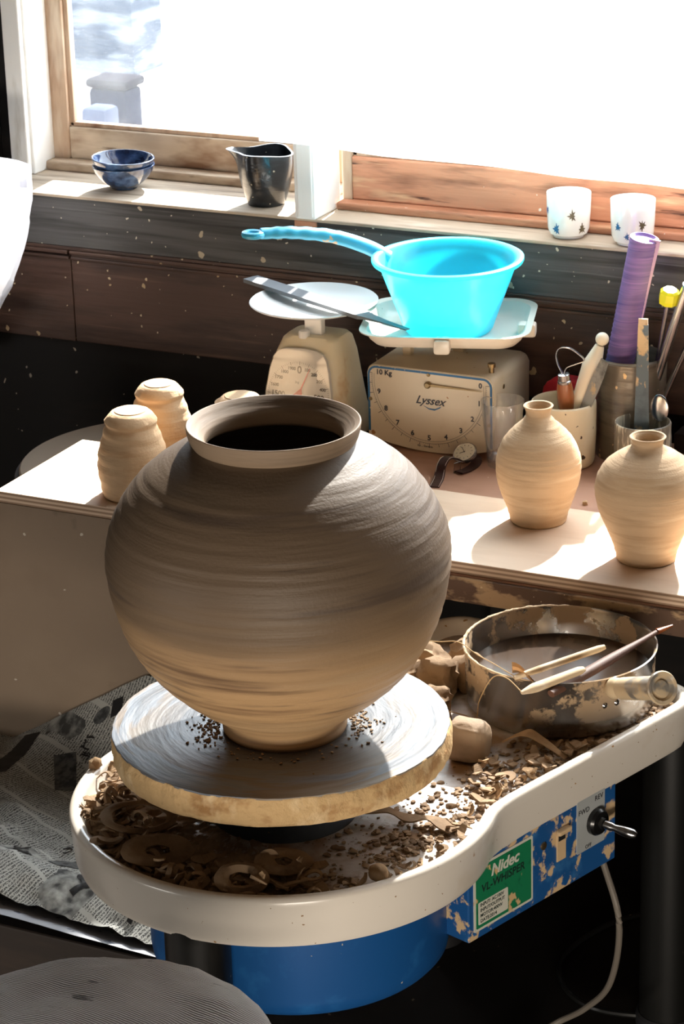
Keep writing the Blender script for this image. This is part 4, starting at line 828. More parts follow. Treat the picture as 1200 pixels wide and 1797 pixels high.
# ------------------------------------------------------------------ trimmings in the tray
def ribbon_mesh(kind, seed):
    rnd = random.Random(seed); bd = B(); n_ = 30; pts = []
    R = rnd.uniform(0.010, 0.024); W = rnd.uniform(0.005, 0.0095); T = rnd.uniform(0.0009, 0.0019)
    if kind == 0:                 # ring-like curl
        turns = rnd.uniform(0.7, 1.05)
        for i in range(n_ + 1):
            u = i / n_; a = 2 * PI * turns * u; pts.append(Vector((R * math.cos(a) * 1.25, R * math.sin(a) * 0.9, 0.004 + 0.006 * u + 0.002 * math.sin(a * 2))))
        up = Vector((0, 0, 1)); sec = [(-W / 2, -T), (W / 2, -T), (W / 2, T), (-W / 2, T)]
    elif kind == 1:               # upright coil
        turns = rnd.uniform(1.1, 1.8)
        for i in range(n_ + 1):
            u = i / n_; a = 2 * PI * turns * u; rr = 0.006 + 0.006 * u; pts.append(Vector((rr * math.cos(a), 0.006 * u * 2, 0.012 + rr * math.sin(a))))
        up = Vector((0, 1, 0.001)); sec = [(-T, -W / 2), (T, -W / 2), (T, W / 2), (-T, W / 2)]
    elif kind == 2:               # wavy strip
        Ls = rnd.uniform(0.03, 0.06)
        for i in range(n_ + 1):
            u = i / n_; pts.append(Vector(((u - 0.5) * Ls, 0.012 * math.sin(u * 5 + seed), 0.004 + 0.007 * (1 + math.sin(u * 7 + seed)) * 0.6)))
        up = Vector((0, 0, 1)); sec = [(-W / 2, -T), (W / 2, -T), (W / 2, T), (-W / 2, T)]
    elif kind == 4:               # flat torn flake, slightly cupped
        Ls = rnd.uniform(0.014, 0.034); W = rnd.uniform(0.009, 0.018); c_ = rnd.uniform(-1, 1)
        for i in range(n_ + 1):
            u = i / n_; pts.append(Vector(((u - 0.5) * Ls, 0.010 * c_ * (u - 0.5) ** 2 * 4, 0.003 + 0.006 * abs(u - 0.5) * 2 * rnd.uniform(0.9, 1.1))))
        up = Vector((0, 0.15 * c_, 1)); sec = [(-W / 2, -T), (W / 2, -T), (W / 2, T), (-W / 2, T)]
    else:                         # hook
        for i in range(n_ + 1):
            u = i / n_; a = PI * 1.3 * u; pts.append(Vector((R * math.cos(a) * 0.8 + 0.012 * u, R * math.sin(a), 0.004 + 0.012 * u * u)))
        up = Vector((0.2, 0, 1)); sec = [(-W / 2, -T), (W / 2, -T), (W / 2, T), (-W / 2, T)]
    k0 = rnd.uniform(0, 9)
    sweep(bd, pts, sec, up=up, scale=lambda u: (0.35 + 0.75 * math.sin(PI * min(0.97, max(0.04, u))) ** 0.5) * (1 + 0.25 * nz(u * 6, k0, 0)))
    return bd
protos = []
KINDS = (0, 4, 2, 3, 4, 4, 2, 4, 0, 4, 3, 1)
for k in range(12):
    bd = ribbon_mesh(KINDS[k], k * 11 + 3); me_o = obj('clay_trimming', bd, M_scrap if k % 5 else M_scrap2, None, True, 40); protos.append(me_o)
used = set()
def trimming(x, y, z, k, sc, tilt, label, group):
    p = protos[k]
    if k in used: o = p.copy(); COL.objects.link(o)
    else: o = p; used.add(k)
    o.location = (x, y, z + OZ); o.rotation_euler = (random.gauss(0, tilt), random.gauss(0, tilt), random.uniform(0, 6.28)); o.scale = (sc,) * 3
    o['label'] = label; o['category'] = 'clay trimming'; o['group'] = group
    return o
FL = [1, 2, 4, 5, 7, 9, 1, 4, 5, 7, 9, 3, 10]
L1, G1 = 'curled brown clay trimming piled along the left and front of the tray', 'clay trimmings at the front of the tray'
L2, G2 = 'clay trimming scattered on the tray to the right of the bat, before the saucepan', 'clay trimmings right of the bat'
cnt = 0
while cnt < 178:
    a = math.radians(random.uniform(172, 312)); r = 0.262 - abs(random.gauss(0, 0.035))
    if r < 0.155: continue
    dens = 1.0 if 195 < math.degrees(a) < 290 else 0.5
    if random.random() > dens: continue
    lay = random.random(); trimming(r * math.cos(a), r * math.sin(a), ZT + 0.002 + 0.016 * lay * lay, random.randrange(12), random.uniform(0.7, 1.25), 0.18 + 0.3 * lay, L1, G1); cnt += 1
for k in range(36):
    a = math.radians(random.uniform(312, 372)); r = 0.262 - abs(random.gauss(0, 0.016)); trimming(r * math.cos(a), r * math.sin(a), ZT + 0.002 + 0.006 * random.random(), random.choice(FL), random.uniform(0.4, 0.8), 0.2, L2, G2)
for k in range(74):
    while True:
        t_ = random.uniform(0.10, 0.62); s_ = random.uniform(0.0, 0.215); p = D * t_ + NN * s_
        if p.length > 0.245 and (p - Vector((PC.x, PC.y, 0))).length > 0.152 and p.y < 0.58 and (p - Vector((0.17, 0.236, 0))).length > 0.035 and (s_ > 0.14 or p.length < 0.33): break
    trimming(p.x, p.y, ZT + 0.002 + 0.012 * random.random() ** 2, random.choice(FL), random.uniform(0.5, 1.1), 0.25, L2, G2)
def special(kind, seed, loc, rz, sc, label, m=M_scrap, tilt=(0.1, 0.1)):
    bd = ribbon_mesh(kind, seed); o = obj('clay_trimming', bd, m, None, True, 40); o.location = (loc[0], loc[1], loc[2] + OZ); o.rotation_euler = (tilt[0], tilt[1], rz); o.scale = (sc,) * 3; o['label'] = label; o['category'] = 'clay trimming'
def annulus(c, r0, r1, sx, rz, label, m=M_scrap, zt=0.006, tilt=0.12):
    bd = lathe(B(), [(r0, 0.001), (r0 * 0.98, 0.003), ((r0 + r1) / 2, zt), (r1 * 1.02, 0.003), (r1, 0.001), ((r0 + r1) / 2, 0.0)], (0, 0, 0), 40, cap0=False, cap1=False, jitter=lambda a, z, r: 0.002 * nz(math.cos(a) * 2 + c[0] * 40, math.sin(a) * 2, r * 40))
    for v in bd.verts: v.co.x *= sx
    o = obj('clay_trimming', bd, m, None, True, 60); o.location = (c[0], c[1], c[2] + OZ); o.rotation_euler = (tilt, 0.05, rz); o['label'] = label; o['category'] = 'clay trimming'
annulus((0.090, -0.178, ZT + 0.026), 0.009, 0.030, 1.25, 0.5, 'flat oval clay ring with a round hole at the front of the tray', zt=0.007)
annulus((-0.140, -0.150, ZT + 0.030), 0.028, 0.038, 1.35, 0.4, 'large thin oval clay loop on the left of the tray pile')
annulus((0.060, -0.236, ZT + 0.024), 0.012, 0.026, 1.35, 0.45, 'pale crescent-shaped clay curl at the front edge of the tray', zt=0.008, tilt=0.4)
annulus((-0.075, -0.215, ZT + 0.026), 0.010, 0.030, 1.6, 0.6, 'wide folded clay loop between the thin loop and the crescent curl', zt=0.009, tilt=0.3)
special(3, 5, (-0.216, -0.105, ZT + 0.010), 1.2, 1.1, 'dark S-shaped clay curl on the bare white left part of the tray', tilt=(1.0, 0.2))
bd = B(); sweep(bd, smooth_path([(0.10, 0.01, ZT + 0.012), (0.14, 0.022, ZT + 0.018), (0.175, 0.022, ZT + 0.012), (0.205, 0.030, ZT + 0.014), (0.240, 0.022, ZT + 0.005)], 8), [(-0.010, -0.0012), (0.010, -0.0012), (0.010, 0.0012), (-0.010, 0.0012)], scale=lambda u: 0.6 + 0.5 * math.sin(u * 9) ** 2)
single('clay_trimming', bd, M_scrap, 'long torn clay strip lying alone on the bare tray under the bat', 'clay trimming', (0.17, 0.02, ZT + 0.001))
single('clay_pellet', blob(B(), (0.205, -0.135, ZT + 0.015), (0.013, 0.011, 0.012), 2, 0.1, 0.1), M_scrap2, 'rounded split clay pellet at the front right of the tray', 'clay pellet', (0.205, -0.135, ZT + 0.002))
bd = B(); sweep(bd, smooth_path([(0.205, 0.300, ZT + 0.012), (0.235, 0.292, ZT + 0.030), (0.262, 0.290, ZT + 0.022), (0.300, 0.280, ZT + 0.008)], 8), [(-0.014, -0.001), (0.014, -0.001), (0.014, 0.001), (-0.014, 0.001)], scale=lambda u: 1.1 - 0.8 * u)
single('clay_trimming', bd, M_scrap2, 'broad arched clay strip leaning against the front of the saucepan', 'clay trimming', (0.25, 0.29, ZT + 0.002))
bd = B(); g = []
for i in range(121):                                           # matted bed of fine shavings under the curls
    a = math.radians(160 + 150 * i / 120); row = []
    for j in range(25):
        v_ = j / 24; r = 0.085 + 0.178 * v_; e2 = math.sin(PI * i / 120) ** 0.3
        h_ = (0.0045 + 0.006 * fbm(math.cos(a) * r * 60, math.sin(a) * r * 60, 3) + 0.004 * nz(math.cos(a) * r * 220, math.sin(a) * r * 220, 5)) * e2 - 0.004 * (1 - v_) ** 2 - 0.004 * (1 - e2)
        row.append(bd.verts.new((r * math.cos(a), r * math.sin(a), ZT + 0.0005 + h_)))
    g.append(row)
for i in range(120):
    for j in range(24): bd.faces.new((g[i][j], g[i][j + 1], g[i + 1][j + 1], g[i + 1][j]))
for k in range(3200):
    if k < 1500:
        a = math.radians(random.uniform(165, 320)); r = 0.262 - abs(random.gauss(0, 0.04)); p = (r * math.cos(a), r * math.sin(a))
    else:
        t_ = random.uniform(-0.05, 0.60); s_ = 0.225 - abs(random.gauss(0, 0.055)); q = D * t_ + NN * s_; p = (q.x, q.y)
        if Vector((p[0], p[1], 0)).length > 0.262 and t_ < 0.1: continue
        if (Vector((p[0], p[1], 0)) - Vector((PC.x, PC.y, 0))).length < 0.128: continue
    crumb_mesh(bd, (p[0], p[1], ZT + 0.001), random.choice((0.001, 0.0015, 0.002, 0.003, 0.004, 0.006)) * random.uniform(0.7, 1.2), 0.5, k)
single('clay_crumbs', bd, M_scrap, 'fine brown clay crumbs strewn over the floor of the wheel tray', 'crumbs', (0.1, 0.1, ZT), kind='stuff')
bd = B()
for k in range(60):
    crumb_mesh(bd, (random.uniform(-0.42, -0.05), random.uniform(-0.25, 0.06), -0.2), random.uniform(0.002, 0.006), 0.5, k)
single('clay_crumbs', bd, M_scrap2, 'pale clay crumbs on the dark floor in front of the platform', 'crumbs', (-0.2, -0.1, -0.2), kind='stuff')

# ------------------------------------------------------------------ big dial scale
sc_ = thing('dial_scale', 'cream enamelled 10 kg kitchen scale with blue border and wide pan', 'scale', (-0.29, 1.22, ZD))
x0, x1, yf, ybk = -0.411, -0.170, 1.134, 1.298
pts = []
r = 0.016
for k in range(9): a = PI / 2 * k / 8; pts.append((x1 - r + r * math.cos(a), 0.591 - r + r * math.sin(a)))
for k in range(9): a = PI / 2 + PI / 2 * k / 8; pts.append((x0 + r + r * math.cos(a), 0.591 - r + r * math.sin(a)))
for k in range(17):
    u = k / 16; x = x0 + (x1 - x0) * u; pts.append((x, 0.459 - 0.0185 * math.sin(PI * u) ** 0.8))
MF = Matrix(((1, 0, 0, 0), (0, 0, -1, 0), (0, 1, 0, 0), (0, 0, 0, 1)))     # xy -> xz, z -> -y
body = obj('case', prism(B(), pts, -ybk, -(yf + 0.002), MF, 0.003), M_cream, sc_, True, 40)
ins = [((x - (x0 + x1) / 2) * 0.985 + (x0 + x1) / 2, (z - 0.52) * 0.985 + 0.52) for x, z in pts]
fc = obj('face_plate', prism(B(), ins, -(yf + 0.003), -yf, MF), M_enface, sc_, False)
bl = [(x0 + 0.004, 0.468)] + [(x0 + 0.004, 0.55)] + [(x0 + 0.019 + 0.015 * math.cos(PI - PI / 2 * k / 8), 0.572 + 0.015 * math.sin(PI - PI / 2 * k / 8)) for k in range(9)] + [(x1 - 0.019 + 0.015 * math.cos(PI / 2 - PI / 2 * k / 8), 0.572 + 0.015 * math.sin(PI / 2 - PI / 2 * k / 8)) for k in range(9)] + [(x1 - 0.004, 0.55), (x1 - 0.004, 0.462)]
obj('blue_border', sweep(B(), [(x, yf - 0.0004, z) for x, z in bl], [(-0.0019, -0.0003), (0.0019, -0.0003), (0.0019, 0.0003), (-0.0019, 0.0003)], up=Vector((0, 1, 0))), M_blueline, fc, False)
fc.children[0].data.update()
PV = Vector((-0.292, yf - 0.0006, 0.566))
def face_T(x, z): return frame((x, yf - 0.0006, z), (1, 0, 0), (0, 0, 1))
bd = B()
for v in range(0, 101):
    if v % 5 and False: continue
    a = math.radians(5 - 1.9 * v); big = v % 10 == 0; mid = v % 5 == 0; r0 = 0.1085; r1 = 0.1085 + (0.008 if big else 0.006 if mid else 0.0022)
    c_ = Vector((math.cos(a), 0, math.sin(a))); s2 = Vector((-math.sin(a), 0, math.cos(a))) * (0.00045 if mid or big else 0.0002)
    q = [PV + c_ * r0 + s2, PV + c_ * r0 - s2, PV + c_ * r1 - s2, PV + c_ * r1 + s2]; bd.faces.new([bd.verts.new(p) for p in q])
for rr in (0.1045, 0.1085):
    q = [PV + Vector((math.cos(math.radians(5 - 1.9 * v)), 0, math.sin(math.radians(5 - 1.9 * v)))) * rr for v in range(101)]
    sweep(bd, q, [(-0.00025, 0), (0.00025, 0), (0, 0.0001)], up=Vector((0, 1, 0)))
for v in range(0, 10):
    a = math.radians(5 - 1.9 * v * 10); c_ = PV + Vector((math.cos(a), 0, math.sin(a))) * 0.0985; add_text(bd, str(v), 0.0130, face_T(c_.x, c_.z), bold=0.00035)
add_text(bd, '10 Kg', 0.0130, face_T(-0.3775, 0.578), bold=0.00035)
add_text(bd, 'Fai ... Garantie', 0.005, face_T(-0.30, 0.4515))
obj('dial_markings', bd, M_ink, fc, False)
bd = B(); add_text(bd, 'Lyssex', 0.0205, face_T(-0.290, 0.536), shear=0.45, bold=0.0003)
obj('lettering', bd, M_ink, fc, False)
bd = B(); q = [(-0.302, 0.5265), (-0.292, 0.5225), (-0.280, 0.5225), (-0.268, 0.5285), (-0.271, 0.5245), (-0.281, 0.5195), (-0.292, 0.5205)]
prism(bd, q, -(yf - 0.0002), -(yf - 0.0007), MF); obj('blue_swoosh', bd, M_inkblue, fc, False)
bd = B(); prism(bd, [(-0.294, 0.5685), (-0.292, 0.5635), (-0.190, 0.5655), (-0.189, 0.5665)], -(yf - 0.004), -(yf - 0.005), MF); lathe_ax(bd, (-0.292, yf, 0.566), (-0.292, yf - 1, 0.566), [(0.006, 0), (0.006, 0.006), (0.004, 0.008)], 20)
obj('pointer', bd, M_brass, sc_)
bd = B()
for x, z in ((-0.292, 0.5835), (-0.4045, 0.527), (-0.178, 0.505)): lathe_ax(bd, (x, yf, z), (x, yf - 1, z), [(0.0035, 0), (0.003, 0.0015), (0.001, 0.002)], 14)
for y, z in ((1.18, 0.563), (1.16, 0.46)): lathe_ax(bd, (x1 - 0.001, y, z), (x1 + 1, y, z), [(0.0045, 0), (0.004, 0.002), (0.001, 0.003)], 14)
obj('screws', bd, M_brass, sc_)
obj('zero_knob', lathe(B(), [(0.0045, 0.590), (0.0045, 0.600), (0.0070, 0.601), (0.0070, 0.607), (0.006, 0.608)], (-0.186, 1.165, 0), 20), M_brass, sc_)
obj('pan_post', box(B(), -0.372, -0.356, 1.200, 1.216, 0.588, 0.660, 0.002), M_cream, sc_, False)
obj('pan_post', box(B(), -0.300, -0.280, 1.255, 1.275, 0.588, 0.660, 0.002), M_cream, sc_, False)
# pan: rounded tray turned 17 degrees on its posts
MPan = Matrix.Translation((-0.268, 1.173, 0)) @ Matrix.Diagonal((1.0, 1.0, 1, 1)) @ Matrix.Rotation(math.radians(17.5), 4, 'Z')
def rr(wx, wy, r_, z): return [MPan @ Vector((x, y, z)) for x, y in rrect(wx, wy, r_, 8)]
PZ = 0.652
bd = loft(B(), [rr(0.227, 0.180, 0.03, PZ), rr(0.244, 0.196, 0.035, PZ + 0.002), rr(0.262, 0.214, 0.042, PZ + 0.011), rr(0.274, 0.226, 0.046, PZ + 0.023), rr(0.294, 0.246, 0.05, PZ + 0.0255), rr(0.2945, 0.2465, 0.05, PZ + 0.0275), rr(0.272, 0.224, 0.045, PZ + 0.0258), rr(0.258, 0.210, 0.04, PZ + 0.012), rr(0.242, 0.194, 0.035, PZ + 0.004), rr(0.222, 0.175, 0.03, PZ + 0.0025)])
pan = obj('pan', bd, M_pan, sc_, True, 40)
bd = box(B(), -0.014, 0.014, -0.128, -0.098, PZ - 0.002, PZ + 0.024, 0.005, MPan)
obj('clip', bd, M_pan, pan)
obj('clip', box(B(), 0.119, 0.151, -0.02, 0.008, PZ - 0.002, PZ + 0.022, 0.005, MPan), M_pan, pan)
# cyan dipper
bc = Vector((-0.272, 1.178, PZ + 0.0045)); bz = bc.z
BR = [(0.070, bz), (0.074, bz + 0.001), (0.078, bz + 0.006), (0.090, bz + 0.04), (0.108, bz + 0.088), (0.1195, bz + 0.121), (0.124, bz + 0.123), (0.130, bz + 0.122), (0.1315, bz + 0.125), (0.1315, bz + 0.129), (0.128, bz + 0.131), (0.121, bz + 0.130), (0.1165, bz + 0.126), (0.105, bz + 0.088), (0.0875, bz + 0.04), (0.0755, bz + 0.007), (0.070, bz + 0.003), (0.001, bz + 0.003)]
bsn = thing('plastic_dipper', 'bright cyan plastic long-handled dipper sitting on the cream scale pan', 'dipper', bc)
obj('bowl', lathe(B(), BR, (bc.x, bc.y, 0), 128), M_cyan, bsn, True, 50)
hz = bz + 0.127
hp = smooth_path([(bc.x - 0.118, bc.y + 0.01, hz - 0.014), (bc.x - 0.150, bc.y - 0.008, hz + 0.008), (bc.x - 0.200, bc.y - 0.04, hz + 0.030), (bc.x - 0.255, bc.y - 0.085, hz + 0.043), (bc.x - 0.298, bc.y - 0.120, hz + 0.046)], 12)
bd = sweep(B(), hp, [(math.cos(2 * PI * i / 16) * 0.0155, math.sin(2 * PI * i / 16) * 0.012) for i in range(16)], scale=lambda u: 1.15 - 0.35 * u + 0.05 * math.sin(u * 60) * (1 if 0.45 < u < 0.95 else 0))
hnd = obj('handle', bd, M_cyanh, bsn)
e_ = hp[-1]; bd = B(); rg = [e_ + Vector((-0.010 + 0.014 * math.cos(2 * PI * i / 28) * 1.1, -0.009 + 0.013 * math.sin(2 * PI * i / 28), 0.000)) for i in range(28)]
sweep(bd, rg, circ(0.0062, 8), closed=True); obj('hanging_ring', bd, M_cyanh, hnd)
# ------------------------------------------------------------------ steel tool across the two pans
kn = thing('steel_trimming_blade', 'long flat steel blade lying across the round scale plate and the enamel pan', 'blade', (-0.46, 1.13, 0.69))
a_ = Vector((-0.685, 1.226, 0.693)); dv = Vector((-0.348, 1.076, 0.690)) - a_
def bladebox(u0, u1, w_): 
    p0 = a_ + dv * u0; p1 = a_ + dv * u1; return [(-w_, -0.0035), (w_, -0.0035), (w_, 0.0035), (-w_, 0.0035)], p0, p1
s0, p0, p1 = bladebox(0, 0.80, 0.0165); bd = sweep(B(), [p0, p0.lerp(p1, 0.33), p0.lerp(p1, 0.66), p1], s0); obj('blade', bd, M_bladeplain, kn, False)
s0, p0, p1 = bladebox(0.80, 1.0, 0.0165); bd = sweep(B(), [p0, p0.lerp(p1, 0.3), p0.lerp(p1, 0.45), p1, a_ + dv * 1.17], s0, scale=lambda u: 1 if u < 0.3 else 0.72 if u < 0.55 else 0.42 if u < 0.8 else 0.3); obj('tang', bd, M_bladeplain, kn, False)
# ------------------------------------------------------------------ small plastic scale
k2 = thing('kitchen_scale', 'small stained cream plastic kitchen scale with round white plate', 'scale', (-0.535, 1.17, ZD))
def ring(cx, cy, wx, wy, r_, z): return [Vector((x, y, z)) for x, y in rrect(wx, wy, r_, 6, cx, cy)]
bd = loft(B(), [ring(-0.535, 1.180, 0.182, 0.148, 0.03, ZD + 0.0005), ring(-0.535, 1.180, 0.184, 0.148, 0.03, ZD + 0.010), ring(-0.535, 1.180, 0.162, 0.130, 0.03, ZD + 0.05), ring(-0.532, 1.180, 0.146, 0.112, 0.028, ZD + 0.10), ring(-0.531, 1.180, 0.132, 0.098, 0.026, ZD + 0.150), ring(-0.528, 1.180, 0.114, 0.082, 0.022, ZD + 0.176), ring(-0.527, 1.180, 0.100, 0.070, 0.02, ZD + 0.183)])
obj('body', bd, M_scalebody, k2, True, 45)
fo = Vector((-0.536, 1.1175, 0.523)); fu = Vector((0.0, 0.175, 0.985)); MD = frame(fo + Vector((0, -0.006, 0.0)), (1, 0, 0), fu)
dp = [(-0.068, -0.055), (0.068, -0.055), (0.065, 0.0), (0.058, 0.045), (0.052, 0.067), (0.044, 0.078), (0.030, 0.083), (0.0, 0.085), (-0.030, 0.083), (-0.044, 0.078), (-0.052, 0.067), (-0.058, 0.045), (-0.065, 0.0)]
dl = obj('dial', prism(B(), dp, -0.008, 0.0, MD, 0.001), M_dial, k2, False)
bd = B()
for v in range(0, 100):
    a = math.radians(90 - 3.6 * v); r0, r1 = (0.0555, 0.0615) if v % 5 == 0 else (0.058, 0.0610); c_ = Vector((math.cos(a), math.sin(a), 0)); s2 = Vector((-math.sin(a), math.cos(a), 0)) * (0.0005 if v % 5 == 0 else 0.00025)
    if math.sin(a) < -0.85: continue
    q = [c_ * r0 + s2, c_ * r0 - s2, c_ * r1 - s2, c_ * r1 + s2]; bd.faces.new([bd.verts.new(MD @ (p + Vector((0, 0, 0.0003)))) for p in q])
for v, s_ in ((0, '0'), (1, '100'), (2, '200'), (3, '300'), (4, '400'), (5, '500'), (15, '1500'), (16, '1600'), (17, '1700'), (18, '1800'), (19, '1900')):
    a = math.radians(90 - 18 * v); rr_ = 0.0495 if v else 0.0485; big = v in (0,); mid = v in (5, 15)
    rr_ = 0.046 if mid or big else 0.050
    add_text(bd, s_, 0.0185 if big else 0.0135 if mid else 0.0080, MD @ Matrix.Translation((rr_ * math.cos(a) * (0.88 if mid else 1), rr_ * math.sin(a), 0.0003)), bold=0.0003)
add_text(bd, '2kg', 0.006, MD @ Matrix.Translation((-0.004, 0.024, 0.0003)))
obj('dial_markings', bd, M_black_ink, dl, False)
bd = B(); a = math.radians(68); c_ = Vector((math.cos(a), math.sin(a), 0)); s2 = Vector((-math.sin(a), math.cos(a), 0))
q = [s2 * 0.010 - c_ * 0.004, s2 * -0.010 - c_ * 0.004, c_ * 0.014 - s2 * 0.0012, c_ * 0.054 - s2 * 0.0004, c_ * 0.054 + s2 * 0.0004, c_ * 0.014 + s2 * 0.0012]; prism(bd, [(p.x, p.y) for p in q][::-1] if False else [(p.x, p.y) for p in q], 0.0008, 0.0016, MD)
obj('pointer', bd, M_red, dl, False)
obj('dial_cover', prism(B(), dp, 0.0025, 0.0032, MD), M_cover, dl, False)
obj('plate_post', box(B(), -0.546, -0.512, 1.162, 1.180, ZD + 0.180, 0.672, 0.003), M_whiteplastic, k2, False)
obj('tare_knob', lathe(B(), [(0.010, ZD + 0.180), (0.010, ZD + 0.190), (0.0085, ZD + 0.1925)], (-0.540, 1.150, 0), 24), M_whiteplastic, k2)
pl = Vector((-0.527, 1.166, 0.672))
bd = lathe(B(), [(0.03, pl.z), (0.06, pl.z + 0.001), (0.095, pl.z + 0.005), (0.112, pl.z + 0.0105), (0.1145, pl.z + 0.013), (0.1130, pl.z + 0.0145), (0.108, pl.z + 0.012), (0.09, pl.z + 0.0065), (0.05, pl.z + 0.0035), (0.001, pl.z + 0.003)], (pl.x, pl.y, 0), 96)
obj('weighing_plate', bd, M_whiteplastic, k2)

# ------------------------------------------------------------------ watch
wt = thing('wristwatch', 'wristwatch with pale dial and dark leather strap lying on the desk', 'watch', (-0.21, 1.10, ZD))
wc = Vector((-0.211, 1.102, ZD + 0.022)); wn = Vector((-0.10, -0.55, 0.80)).normalized()
obj('case', lathe_ax(B(), wc - wn * 0.008, wc + wn, [(0.016, 0), (0.0210, 0.002), (0.0220, 0.006), (0.0210, 0.009), (0.0195, 0.0098), (0.0190, 0.0090)], 48), M_steel, wt)
fo2 = wc + wn * 0.0012; MW = frame(fo2, Vector((0.9, 0.3, 0)).cross(wn).cross(wn) * -1, wn.cross(Vector((0.9, 0.3, 0))))
dl2 = obj('watch_dial', lathe_ax(B(), fo2 - wn * 0.001, fo2 + wn, [(0.0191, 0), (0.0191, 0.001)], 40), M_watchface, wt)
bd = B()
for k in range(12):
    a = 2 * PI * k / 12; c_ = Vector((math.cos(a), math.sin(a), 0)); s2 = Vector((-math.sin(a), math.cos(a), 0)) * 0.0004; q = [c_ * 0.0125 + s2, c_ * 0.0125 - s2, c_ * 0.0155 - s2, c_ * 0.0155 + s2]; bd.faces.new([bd.verts.new(MW @ (p + Vector((0, 0, 0.0004)))) for p in q])
for a, l_, w_ in ((2.0, 0.012, 0.0005), (3.4, 0.0085, 0.0007)):
    c_ = Vector((math.cos(a), math.sin(a), 0)); s2 = Vector((-math.sin(a), math.cos(a), 0)) * w_; q = [-c_ * 0.002 + s2, -c_ * 0.002 - s2, c_ * l_ - s2, c_ * l_ + s2]; bd.faces.new([bd.verts.new(MW @ (p + Vector((0, 0, 0.0012)))) for p in q])
obj('hands', bd, M_black_ink, dl2, False)
sec = [(-0.009, -0.0012), (0.009, -0.0012), (0.009, 0.0012), (-0.009, 0.0012)]
st = obj('strap', sweep(B(), smooth_path([(-0.214, 1.086, ZD + 0.012), (-0.219, 1.070, ZD + 0.022), (-0.224, 1.052, ZD + 0.026), (-0.226, 1.038, ZD + 0.018), (-0.226, 1.030, ZD + 0.006), (-0.221, 1.012, ZD + 0.0016), (-0.212, 0.975, ZD + 0.0016), (-0.205, 0.945, ZB + 0.0016 - 0.018)][:7], 8), sec), M_leather, wt)
bd = B()
for s_ in (-0.0076, 0.0076):
    sweep(bd, [Vector(p) + Vector((s_, 0, 0.0013)) for p in smooth_path([(-0.219, 1.070, ZD + 0.022), (-0.224, 1.052, ZD + 0.026), (-0.226, 1.038, ZD + 0.019), (-0.226, 1.029, ZD + 0.006), (-0.221, 1.012, ZD + 0.0016), (-0.212, 0.976, ZD + 0.0016)], 6)], circ(0.0004, 5))
obj('stitching', bd, M_stitch, st)
obj('strap', sweep(B(), smooth_path([(-0.206, 1.118, ZD + 0.018), (-0.196, 1.120, ZD + 0.006), (-0.192, 1.100, ZD + 0.0016), (-0.194, 1.072, ZD + 0.0016), (-0.200, 1.050, ZD + 0.004)], 8), sec), M_leather, wt)
bk = [(-0.203, 1.064, ZD + 0.003), (-0.201, 1.062, ZD + 0.020), (-0.206, 1.046, ZD + 0.021), (-0.208, 1.048, ZD + 0.003)]
obj('buckle', sweep(B(), [Vector(p) for p in bk], circ(0.0009, 6), closed=True), M_steel, wt)
obj('crown', lathe_ax(B(), wc + Vector((0.0185, 0.0, -0.002)), wc + Vector((1, 0, -0.002)), [(0.003, 0), (0.003, 0.003)], 12), M_steel, wt)

# ------------------------------------------------------------------ drinking glass
gc = Vector((-0.147, 1.120, ZD + 0.0003)); gz = gc.z
single('drinking_glass', lathe(B(), [(0.022, gz), (0.0262, gz + 0.002), (0.0275, gz + 0.012), (0.0300, gz + 0.045), (0.0345, gz + 0.085), (0.0375, gz + 0.118), (0.0372, gz + 0.1195), (0.0362, gz + 0.118), (0.0330, gz + 0.085), (0.0285, gz + 0.045), (0.0258, gz + 0.016), (0.020, gz + 0.012), (0.001, gz + 0.011)], (gc.x, gc.y, 0), 64), M_glass, 'tall clear drinking glass between the cream scale and the bottle vase', 'glass', gc)

# ------------------------------------------------------------------ tool pots at the right
def cup(name, label, cat, c, prof_, m, seg=64, amp=0.0005, group=None):
    t = Vector(c); P_ = dense(prof_, 5)
    return single(name, lathe(B(), P_, (c[0], c[1], 0), seg, jitter=lambda a, z, r: amp * fbm(z * 60, math.cos(a) * 1.5, math.sin(a) * 1.5, 2)), m, label, cat, c, group)
z = ZD + 0.0003
cup('tool_mug', 'cream speckled mug holding a loop tool and ivory stick, behind the bottle vase', 'mug', (-0.056, 1.174, z), [(0.044, z), (0.050, z + 0.002), (0.0535, z + 0.012), (0.0555, z + 0.05), (0.0562, z + 0.100), (0.0560, z + 0.110), (0.0545, z + 0.112), (0.0520, z + 0.108), (0.0510, z + 0.05), (0.048, z + 0.010), (0.001, z + 0.008)], M_mug)
cup('tool_jar', 'tall grey metallic-glazed cylinder jar behind the cream mug, holding a purple roll', 'jar', (0.034, 1.262, z), [(0.056, z), (0.060, z + 0.002), (0.0605, z + 0.02), (0.0600, z + 0.09), (0.0612, z + 0.165), (0.0608, z + 0.176), (0.0585, z + 0.178), (0.0560, z + 0.172), (0.0555, z + 0.09), (0.055, z + 0.012), (0.001, z + 0.01)], M_cylpot)
cup('tool_cup', 'small streaky grey cup holding a blade and spoon, behind the right vase', 'cup', (0.087, 1.176, z), [(0.040, z), (0.044, z + 0.002), (0.0470, z + 0.015), (0.0485, z + 0.05), (0.0480, z + 0.083), (0.0478, z + 0.090), (0.0465, z + 0.092), (0.0445, z + 0.088), (0.0440, z + 0.05), (0.042, z + 0.01), (0.001, z + 0.008)], M_smallpot)
